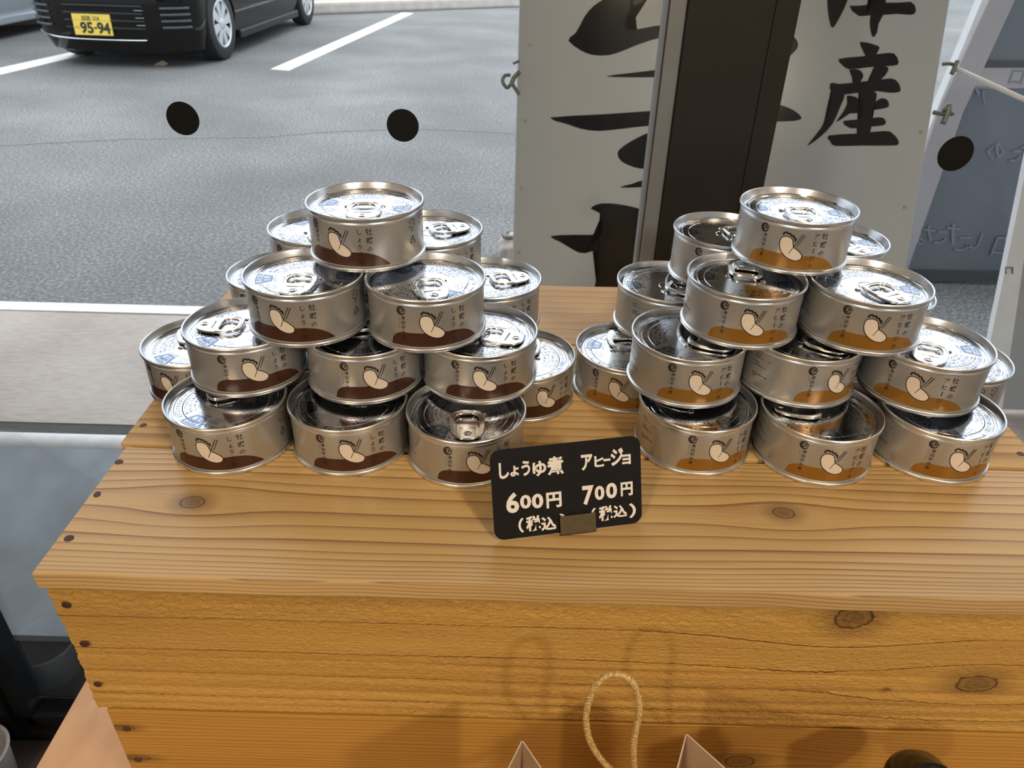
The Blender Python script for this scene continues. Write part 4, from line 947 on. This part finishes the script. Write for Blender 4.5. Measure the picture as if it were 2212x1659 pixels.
def car(loc, rz, paint, label, front=True):
    root = empty('parked_car', loc, (0, 0, rz)); tag(root, label, 'car')
    lv = [(0.105, 0.10, 0.05), (0.125, 0.05, 0.02), (0.25, 0.015, 0.0), (0.34, 0.0, 0.0), (0.55, 0.0, 0.0), (0.72, 0.01, 0.01), (0.86, 0.02, 0.04), (0.95, 0.035, 0.10), (0.99, 0.05, 0.2)]
    me = sharp(stack(lv).mesh('car_body', [paint], True), 45)
    body = obj('car_body', me, root)
    # wheel arches cut out of the body
    cut = []
    for x in (-0.67, 0.67):
        for y in (0, 2.42):
            mb = MB(); mb.lathe([(0.0001, -0.24), (0.315, -0.24), (0.315, 0.24), (0.0001, 0.24)], 40); cm = mb.mesh('c', 'carplastic'); bm = bmesh.new(); bm.from_mesh(cm); bmesh.ops.remove_doubles(bm, verts=bm.verts[:], dist=0.0005); bmesh.ops.recalc_face_normals(bm, faces=bm.faces[:]); bm.to_mesh(cm); bm.free()
            c = obj('c', cm, root, (x, y, 0.28), (0, R(90), 0)); cut.append(c); md = body.modifiers.new('b', 'BOOLEAN'); md.object = c; md.operation = 'DIFFERENCE'; md.solver = 'EXACT'
    bpy.context.view_layer.update(); e = body.evaluated_get(bpy.context.evaluated_depsgraph_get()); nm = D.meshes.new_from_object(e); body.modifiers.clear(); body.data = nm
    for c in cut: D.objects.remove(c)
    gm = stack([(0.985, 0.06, 0.28), (1.10, 0.075, 0.42), (1.35, 0.11, 0.66), (1.54, 0.15, 0.84)]).mesh('greenhouse', ['carglass'], True); obj('greenhouse', sharp(gm, 45), root)
    rm = stack([(1.53, 0.14, 0.82), (1.58, 0.15, 0.86), (1.62, 0.20, 0.95)]).mesh('roof', [paint], True); obj('roof', sharp(rm, 45), root)
    for x in (-0.60, 0.60):
        for y in (0, 2.42):
            wh = obj('wheel', tyre_me, root, (x, y, 0.28), (0, R(90 if x > 0 else -90), random.uniform(0, 1))); wh.rotation_euler = (0, R(90 if x > 0 else -90), 0); obj('wheel_cover', hub_me, wh)
    mb = MB(); mb.box(-0.55, 0.55, -0.35, 2.5, 0.16, 0.24); obj('underbody', mb.mesh('underbody', 'carplastic'), root)
    for s in (-1, 1):
        mb = MB(); mb.box(s*0.64-0.035, s*0.64+0.035, 0.36, 2.06, 0.12, 0.19); obj('side_sill', bevel(mb.mesh('side_sill', [paint]), 0.015), root)
    if not front: return root
    def belt(z, off, a, b_, w=0.67):
        pts = rrect(w, -0.62, 2.78, (0.42, 0.26), 0.16); seq = pts[:22]; c = Vector((0, 0.4)); out = []
        for x, y in seq:
            if a <= x <= b_:
                n_ = Vector((x*0.6, y-0.3)).normalized(); out.append((x+n_.x*off, y+n_.y*off, z))
        return out
    def bar(name, z, h_, a, b_, mat, off=0.008, dz=0.0, w=0.67):
        pts = belt(z, off, a, b_, w); p2 = []
        for i in range(len(pts)-1):
            for t in range(4): p2.append(tuple(pts[i][c]+(pts[i+1][c]-pts[i][c])*t/4 for c in range(3)))
        p2.append(pts[-1]); mb = MB(); m_ = max(abs(a), abs(b_))
        p2 = [(x, y, z_+dz*(abs(x)/m_)**3) for x, y, z_ in p2]; mb.tube(p2, h_, 6); return obj(name, mb.mesh(name, mat, True), root)
    bar('chrome_strip', 0.215, 0.006, -0.64, 0.32, 'chrome', 0.004, 0.035, 0.66)
    for k in range(4): bar('grille_slat', 0.30+0.052*k, 0.007, -0.33, 0.33, 'carplastic', 0.004)
    for k in range(3):
        bar('grille_line', 0.325+0.052*k, 0.0022, -0.05, 0.36, 'hub', 0.002)
    for s in (-1, 1):
        for k in range(4):
            pts = [p for p in belt(0.31+0.045*k, 0.006, 0.40, 0.64)]; pts = [(x*s, y, z) for x, y, z in pts]; mb = MB(); mb.tube(pts, 0.010, 6); obj('fog_slat', mb.mesh('fog_slat', 'greydark', True), root)
        mb = MB(); pts = [(x*s, y, 0.68+0.02*math.sin(i)) for i, (x, y, z) in enumerate(belt(0.68, 0.004, 0.34, 0.66))]; mb.tube(pts, 0.06, 10); obj('headlamp', mb.mesh('headlamp', 'lamp', True), root)
    mb = MB(); mb.box(-0.165, 0.165, -0.012, 0.0, 0.0, 0.165); px0 = -0.10
    pl = obj('number_plate', bevel(mb.mesh('number_plate', 'plate'), 0.004, 2), root, (px0, -0.626, 0.245), (R(-4), 0, 0)); pl.scale = (0.92, 1, 0.92)
    mb = MB()
    def pt(ch, x, z, s_, bold=False):
        vs, fs = glyph(ch, bold); mb.add([(x+a_*s_, -0.0135, z+b_*s_) for a_, b_ in vs], fs)
    for ch, x in (('姫', -0.062), ('路', -0.022), ('5', 0.022), ('5', 0.042), ('8', 0.062)): pt(ch, x, 0.130, 0.042)
    pt('へ', -0.133, 0.06, 0.045)
    for ch, x in (('9', -0.078), ('5', -0.022), ('-', 0.025), ('9', 0.068), ('4', 0.122)): pt(ch, x, 0.058, 0.115 if ch != '-' else 0.08, True)
    obj('plate_characters', mb.mesh('plate_characters', 'plateink'), pl)
    return root
car((-3.20, 7.02, ZG), R(-2.8), 'carblack', 'black compact van with yellow number plate parked across the asphalt')
car((-5.62, 6.75, ZG), R(-2.8), 'carblue', 'pale blue car parked next to the black van', False)
# dry leaf on the asphalt
pl_ = onZ(348, 143, ZG)
mb = MB(); lp = [(-0.06, 0), (-0.03, 0.018), (0.02, 0.02), (0.06, 0), (0.02, -0.02), (-0.03, -0.018)]
mb.add([(x, y, 0.012+0.02*(abs(y)/0.02)+0.01*math.sin(x*40)) for x, y in lp]+[(-0.02, 0, 0.003), (0.03, 0, 0.003)], [(0, 1, 6), (1, 2, 7, 6), (2, 3, 7), (3, 4, 7), (4, 5, 6, 7), (5, 0, 6)])
tag(mb.make('dry_leaf', 'leaf', loc=(pl_.x, pl_.y, ZG), rot=(0, 0, 0.5)), 'dry brown leaf on the asphalt before the black van', 'leaf')

# ================================================================== LAMPS of the room (real downlights)
def downlight(x, y, power, size, col, target, label):
    o = empty('ceiling_spotlight', (x, y, 1.62)); tag(o, label, 'lamp', 'ceiling spotlights of the shop')
    mb = MB(); mb.lathe([(0.0001, -0.03), (0.03, -0.03), (0.03, 0.0)], 20); obj('lamp_base', mb.mesh('lamp_base', 'frame'), o)
    ld = D.lights.new('spot_light', 'AREA'); ld.shape = 'DISK'; ld.size = size; ld.energy = power*LAMP_POWER; ld.color = col
    lo = D.objects.new('spot_light', ld); C.objects.link(lo); lo.parent = o; lo.location = (0, 0, -0.16)
    d = Vector(target)-Vector((x, y, 1.46)); lo.rotation_euler = d.to_track_quat('-Z', 'Y').to_euler()
    mb = MB(); mb.lathe([(0.035, 0.09), (size/2+0.012, 0.005), (size/2+0.015, -0.004), (size/2+0.010, 0.004), (0.03, 0.085)], 28)
    sh = obj('lamp_shade', mb.mesh('lamp_shade', 'frame', True), o, (0, 0, -0.16)); sh.rotation_euler = lo.rotation_euler
WARM = (1.0, 0.66, 0.34)
downlight(-0.75, -0.75, 5.5, 0.30, WARM, (-0.1, 0.35, -0.05), 'warm ceiling spotlight behind the viewer toward the crate end')
downlight(0.55, -0.35, 5.0, 0.20, (1.0, 0.72, 0.42), (0.2, 0.40, 0.0), 'warm ceiling spotlight above the price card')
downlight(1.3, -1.6, 22, 0.2, (1.0, 0.86, 0.70), (0.0, -0.6, -0.87), 'warm ceiling spotlight over the shop floor')
downlight(-1.2, -2.2, 22, 0.2, (1.0, 0.86, 0.70), (0.0, -1.2, -0.87), 'warm ceiling spotlight near the back wall')

# small pendant, out of view, added to put a warm highlight on the top board
pd = empty('added_pendant', (0.56, 0.70, 1.62)); tag(pd, 'unseen warm pendant added by the window to highlight the crate top', 'lamp')
mb = MB(); mb.lathe([(0.0001, 0.0), (0.03, 0.0), (0.03, -0.02), (0.0001, -0.02)], 20); obj('ceiling_rose', mb.mesh('ceiling_rose', 'frame'), pd)
mb = MB(); mb.tube([(0, 0, -0.02), (0, 0, -0.98)], 0.002, 6); obj('cord', mb.mesh('cord', 'frame'), pd)
mb = MB(); mb.lathe([(0.012, -0.97), (0.018, -1.0), (0.05, -1.06), (0.052, -1.062), (0.02, -1.0), (0.012, -0.975)], 28); obj('lamp_shade', mb.mesh('lamp_shade', 'frame', True), pd)
ld = D.lights.new('added_pendant_light', 'AREA'); ld.shape = 'DISK'; ld.size = 0.07; ld.energy = 0.35; ld.color = (1.0, 0.74, 0.42)
lo = D.objects.new('added_pendant_light', ld); C.objects.link(lo); lo.parent = pd; lo.location = (0, 0, -1.05)
